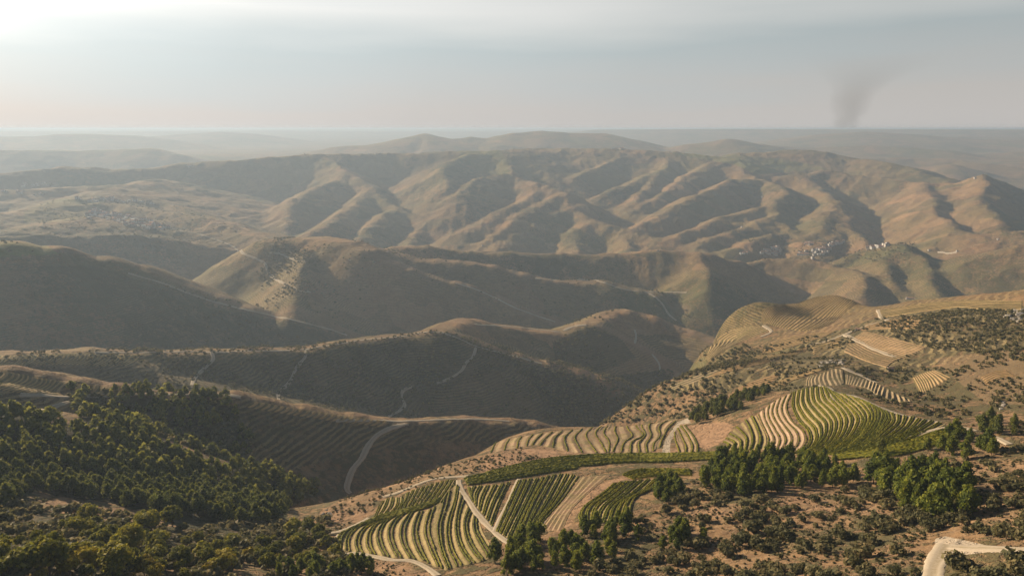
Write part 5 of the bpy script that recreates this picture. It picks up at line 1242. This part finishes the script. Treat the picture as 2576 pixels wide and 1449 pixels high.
# ------------------------------------------------------------------ houses
m_wall, t, b = mat('whitewash'); oi = t.nodes.new('ShaderNodeObjectInfo')
t.links.new(ramp_n(t, oi.outputs['Random'], [(0, (.52, .46, .39)), (.4, (.66, .62, .57)), (1, (.72, .70, .66))]), b.inputs['Base Color'])
m_tile, t, b = mat('roof_tiles'); geo = t.nodes.new('ShaderNodeNewGeometry')
t.links.new(mix_n(t, noise_n(t, geo.outputs['Position'], .8, 3), (0.42, 0.21, 0.13), (0.60, 0.38, 0.27)), b.inputs['Base Color'])
m_hole, t, b = mat('dark_opening'); b.inputs['Base Color'].default_value = (.05, .045, .04, 1)
def house_mesh(w, d, h, rh, flat=False):
    V, F, M = [], [], []
    def quad(p, m): k = len(V); V.extend(p); F.append(list(range(k, k + len(p)))); M.append(m)
    x, y = w / 2, d / 2; z0 = -3
    for (a, b_) in (((-x, -y), (x, -y)), ((x, -y), (x, y)), ((x, y), (-x, y)), ((-x, y), (-x, -y))):
        quad([(a[0], a[1], z0), (b_[0], b_[1], z0), (b_[0], b_[1], h), (a[0], a[1], h)], 0)
    e = .35
    if flat:
        quad([(-x, -y, h), (x, -y, h), (x, y, h), (-x, y, h)], 0)
    else:
        quad([(-x, -y, h), (-x, y, h), (-x, 0, h + rh)], 0); quad([(x, y, h), (x, -y, h), (x, 0, h + rh)], 0)
        for s in (-1, 1):
            quad([(-x - e, s * (y + e), h - .2), (x + e, s * (y + e), h - .2), (x + e, 0, h + rh + .15), (-x - e, 0, h + rh + .15)][::s], 1)
    for s in (-1, 1):
        n = max(2, int(w / 3.2))
        for i in range(n):
            cx = -x + w * (i + .5) / n; yy = s * (y + .03)
            zb = 0 if (i == n // 2) else 1.1; zt = 2.3
            quad([(cx - .5, yy, zb), (cx + .5, yy, zb), (cx + .5, yy, zt), (cx - .5, yy, zt)][::-s], 2)
            if h > 5: quad([(cx - .5, yy, 3.9), (cx + .5, yy, 3.9), (cx + .5, yy, 5.1), (cx - .5, yy, 5.1)][::-s], 2)
    me = bpy.data.meshes.new('house'); me.from_pydata(V, [], F)
    for m in (m_wall, m_tile, m_hole): me.materials.append(m)
    me.polygons.foreach_set('material_index', M); me.update(); return me
HM = [house_mesh(9, 7, 5.6, 1.8), house_mesh(12, 8, 3.2, 2.0), house_mesh(8, 8, 6, 1.5), house_mesh(14, 7, 5.8, 1.7), house_mesh(10, 6, 3, 0, True)]
def house(u, v, d0, d1, label, group, s=1.0, k=None, rz=None, name='house', cat='house'):
    p = ground(u, v, d0, d1)[0]
    o = bpy.data.objects.new(name, HM[RNG.integers(len(HM)) if k is None else (k[RNG.integers(len(k))] if isinstance(k, tuple) else k)]); COL.objects.link(o)
    o.location = (p[0], p[1], p[2] + .5); o.rotation_euler = (0, 0, RNG.uniform(-.7, .7) if rz is None else rz)
    q = s * RNG.uniform(.85, 1.2); o.scale = (q, q, q)
    tag(o, label, cat, group)
def cluster(poly, n, *a, **k):
    p = np.array(poly); c_ = 0
    while c_ < n:
        u = RNG.uniform(p[:, 0].min(), p[:, 0].max()); v = RNG.uniform(p[:, 1].min(), p[:, 1].max())
        if inpoly(np.array([u]), np.array([v]), poly)[0]: house(u, v, *a, **k); c_ += 1
cluster(c1([(690, 655), (780, 668), (880, 690), (1050, 725), (1190, 765), (1270, 795), (1220, 805), (1100, 800), (1000, 790), (850, 745), (620, 715)]), 105, 2200, 5200, 'small white house with pale roof in the main cluster of the hazy left village', 'houses of the left village', s=1.6, k=(0, 4, 4, 3, 1, 4))
cluster(c1([(560, 570), (830, 572), (1180, 608), (1180, 624), (900, 606), (600, 606)]), 22, 2200, 6000, 'small pale house in the row behind the hazy left village', 'houses behind the left village', s=1.6, k=(0, 4, 4, 3))
cluster(c1([(140, 462), (380, 458), (380, 488), (150, 490)]), 10, 2500, 6500, 'tiny pale house in the hamlet on the far left plateau', 'houses of the far left hamlet', s=1.4)
cluster(c1([(5, 508), (340, 545), (330, 558), (5, 520)]), 12, 2500, 6500, 'tiny pale house in the string of buildings at the left edge', 'houses by the left edge', s=1.3)
cluster(c1([(1390, 333), (1425, 335), (1425, 345), (1390, 345)]), 4, 4000, 6500, 'white house near the pale track on the left plateau skyline', 'houses by the plateau track', s=1.4)
cluster(c1([(460, 980), (520, 978), (525, 995), (460, 995)]), 1, 2200, 5200, 'white house alone on the left plateau', 'lone plateau house')
c3 = c1
def c3(p): return [(1703.7 + a * .3387, 305.3 + b * .3387) for a, b in p]
RV = 'houses of the river village on the right'
cluster(c3([(590, 975), (640, 950), (720, 935), (765, 930), (765, 990), (740, 1005), (600, 985)]), 34, 2400, 4200, 'white house with tiled roof in the left part of the river village', 'left part of the river village', s=1.15)
cluster(c3([(460, 980), (520, 975), (520, 990), (465, 993)]), 5, 2400, 4200, 'white house at the far left end of the river village', 'left end of the river village', s=1.0)
cluster(c3([(880, 995), (900, 965), (1000, 965), (1130, 925), (1150, 975), (1000, 1005), (1010, 1030)]), 36, 2400, 4200, 'bright white house in the dense middle of the river village', 'middle of the river village', s=1.15)
cluster(c3([(945, 900), (990, 900), (1000, 925), (950, 915)]), 7, 2400, 4200, 'white house in the upper hamlet behind the river village', 'upper hamlet', s=1.3)
cluster(c3([(1000, 965), (1090, 935), (1180, 905), (1240, 892), (1245, 903), (1170, 920), (1010, 975)]), 16, 2400, 4200, 'white house in the row climbing right from the river village', 'climbing row', s=1.3)
cluster(c3([(1385, 955), (1400, 940), (1560, 915), (1575, 925), (1420, 955)]), 16, 2300, 4200, 'white house in the row along the crest right of the river village', 'crest row', s=1.25)
for i, (a, lab) in enumerate([((1870, 962), 'small white house beside the long white terrace on the right ridge'), ((2078, 968), 'white house at the end of the long white terrace on the right ridge')]):
    u, v = c3([a])[0]; house(u, v, 2000, 4500, lab, None, s=.85, k=0)
for a, lab in [((2380, 880), 'lone white house on the brown slope near the right edge'), ((2210, 426), 'small white building on the peak at the right'), ((630, 565), 'small white house halfway up the middle right spur'), ((470, 250), 'white farmhouse on the green plateau right of the middle'), ((55, 228), 'tiny white house on the far green plateau'), ((330, 232), 'tiny white farmhouse at the back of the green plateau'),
               ((480, 788), 'tiny white hut on the spur above the river village')]:
    u, v = c3([a])[0]; house(u, v, 2000, 7500, lab, None, s=.85, k=0)
def c2(p): return [(855 + a * .3387, 305.3 + b * .3387) for a, b in p]
for k_, (a, lab) in enumerate([((212, 234), 'pair of white walls of the left farmhouse on the massif skyline'), ((270, 235), 'white farmhouse in the middle of the massif skyline group'), ((300, 235), 'white farmhouse at the right of the massif skyline group'), ((-265, 240), 'white house on the skyline where the massif crest begins'),
                 ((1240, 198), 'tiny white house on the far plateau left of the dark notch'), ((1355, 235), 'tiny white house below the far plateau rim'), ((2450, 230), 'tiny white house right of the plateau hamlet'), ((2190, 232), 'tiny white house just below the plateau hamlet'),
                 ((2365, 965), 'tiny white hut on the long dark crest'), ((1060, 925), 'small pale hut low on the massif spur')]):
    u, v = c2([a])[0]; house(u, v, 2000, 7500, lab, None, s=.95, k=0)
cluster(c2([(2000, 200), (2100, 198), (2110, 212), (2020, 212)]), 9, 4000, 7500, 'tiny white house in the hamlet on the plateau rim', 'plateau hamlet', s=1.4)
# long white shed on the ridge and small huts on the nearer ridges
p = ground(2290, 751, 1500, 2900)[0]
HM.append(house_mesh(26, 9, 3.6, 1.6, False)); house(2290, 752, 1300, 2900, 'long white shed with low roof on the dark spur at the right', None, s=1.0, k=len(HM) - 1, rz=-.35, name='shed', cat='shed')
for (u, v), lab in [((629, 880), 'small white hut by the crest track of the dark ridge on the left'), ((2241, 931), 'small pale hut beside the terraces on the right hillside'), ((2158, 831), 'small white hut above the striped terraces')]:
    house(u, v, 700, 1600, lab, None, s=.45, k=1)
# long retaining wall beside the far houses
u, v = c3([(1935, 975)])[0]; a_ = ground(u, v, 2000, 4500)[0]; u, v = c3([(2075, 977)])[0]; b_ = ground(u, v, 2000, 4500)[0]
n_ = 30; W_ = np.linspace(a_[:2], b_[:2], n_)
if np.linalg.norm(a_ - b_) < 600:
    zz_ = height(W_[:, 0], W_[:, 1]); dv = np.array([b_[1] - a_[1], -(b_[0] - a_[0])]); dv /= np.linalg.norm(dv) + 1e-9
    V = np.concatenate([np.stack([W_[:, 0] + s * dv[0], W_[:, 1] + s * dv[1], zz_ + h_], -1) for s, h_ in ((0, -4), (0, 4.5), (1.5, 4.5), (1.5, -4))])
    i = np.arange(n_ - 1); F = np.concatenate([np.stack([i + k * n_, i + 1 + k * n_, i + 1 + (k + 1) % 4 * n_, i + (k + 1) % 4 * n_], -1) for k in range(4)])
    tag(mesh_np('retaining_wall', V, F, [m_wall]), 'long low white wall on the ridge right of the river village', 'wall')

# ------------------------------------------------------------------ smoke of the distant fire
def smoke():
    m = bpy.data.materials.new('smoke'); m.use_nodes = True; t = m.node_tree; t.nodes.clear()
    o = N(t, 'ShaderNodeOutputMaterial'); p = N(t, 'ShaderNodeVolumePrincipled')
    p.inputs['Color'].default_value = (0.30, 0.33, 0.37, 1); p.inputs['Anisotropy'].default_value = 0.1
    tcn = N(t, 'ShaderNodeTexCoord'); s_ = N(t, 'ShaderNodeSeparateXYZ'); t.links.new(tcn.outputs['Generated'], s_.inputs[0])
    nz_ = noise_n(t, tcn.outputs['Object'], .0011, 3, .55)
    # plume widens and drifts right with height; soft edges
    zc = s_.outputs[2]
    cx_ = math_n(t, 'ADD', .36, math_n(t, 'ADD', math_n(t, 'MULTIPLY', zc, .05), math_n(t, 'MULTIPLY', math_n(t, 'POWER', zc, 3.0), .2)))
    wd = math_n(t, 'ADD', math_n(t, 'ADD', .085, math_n(t, 'MULTIPLY', zc, .15)), math_n(t, 'MULTIPLY', math_n(t, 'POWER', zc, 4.0), .6))
    dx = math_n(t, 'DIVIDE', math_n(t, 'SUBTRACT', math_n(t, 'ADD', s_.outputs[0], math_n(t, 'MULTIPLY', math_n(t, 'SUBTRACT', nz_, .5), .18)), cx_), wd)
    dy = math_n(t, 'DIVIDE', math_n(t, 'SUBTRACT', s_.outputs[1], .5), .45)
    rr = math_n(t, 'ADD', math_n(t, 'MULTIPLY', dx, dx), math_n(t, 'MULTIPLY', dy, dy))
    f = math_n(t, 'SUBTRACT', 1.0, rr, clamp=True)
    top = ramp_n(t, zc, [(0.0, 1.0), (.4, .75), (.75, .25), (1.0, 0.0)])
    dn_ = math_n(t, 'MULTIPLY', math_n(t, 'MULTIPLY', f, top), 5.0e-4)
    t.links.new(dn_, p.inputs['Density']); t.links.new(p.outputs[0], o.inputs['Volume'])
    c_ = P3(2125, 325, 36500)
    x0, x1, y0, y1, z0, z1 = c_[0] - 2200, c_[0] + 3900, c_[1] - 900, c_[1] + 900, 500.0, c_[2] + 3300
    V = np.array([(x, y, z) for z in (z0, z1) for y in (y0, y1) for x in (x0, x1)], float) - [c_[0], c_[1], 0]
    F = np.array([(0, 2, 3, 1), (4, 5, 7, 6), (0, 1, 5, 4), (2, 6, 7, 3), (0, 4, 6, 2), (1, 3, 7, 5)])
    ob = mesh_np('smoke_plume', V, F, [m]); ob.location = (c_[0], c_[1], 0)
    tag(ob, 'grey smoke column rising from a fire beyond the horizon', 'smoke', kind='stuff')
smoke()
print('done %.1fs' % (time.time() - T0))
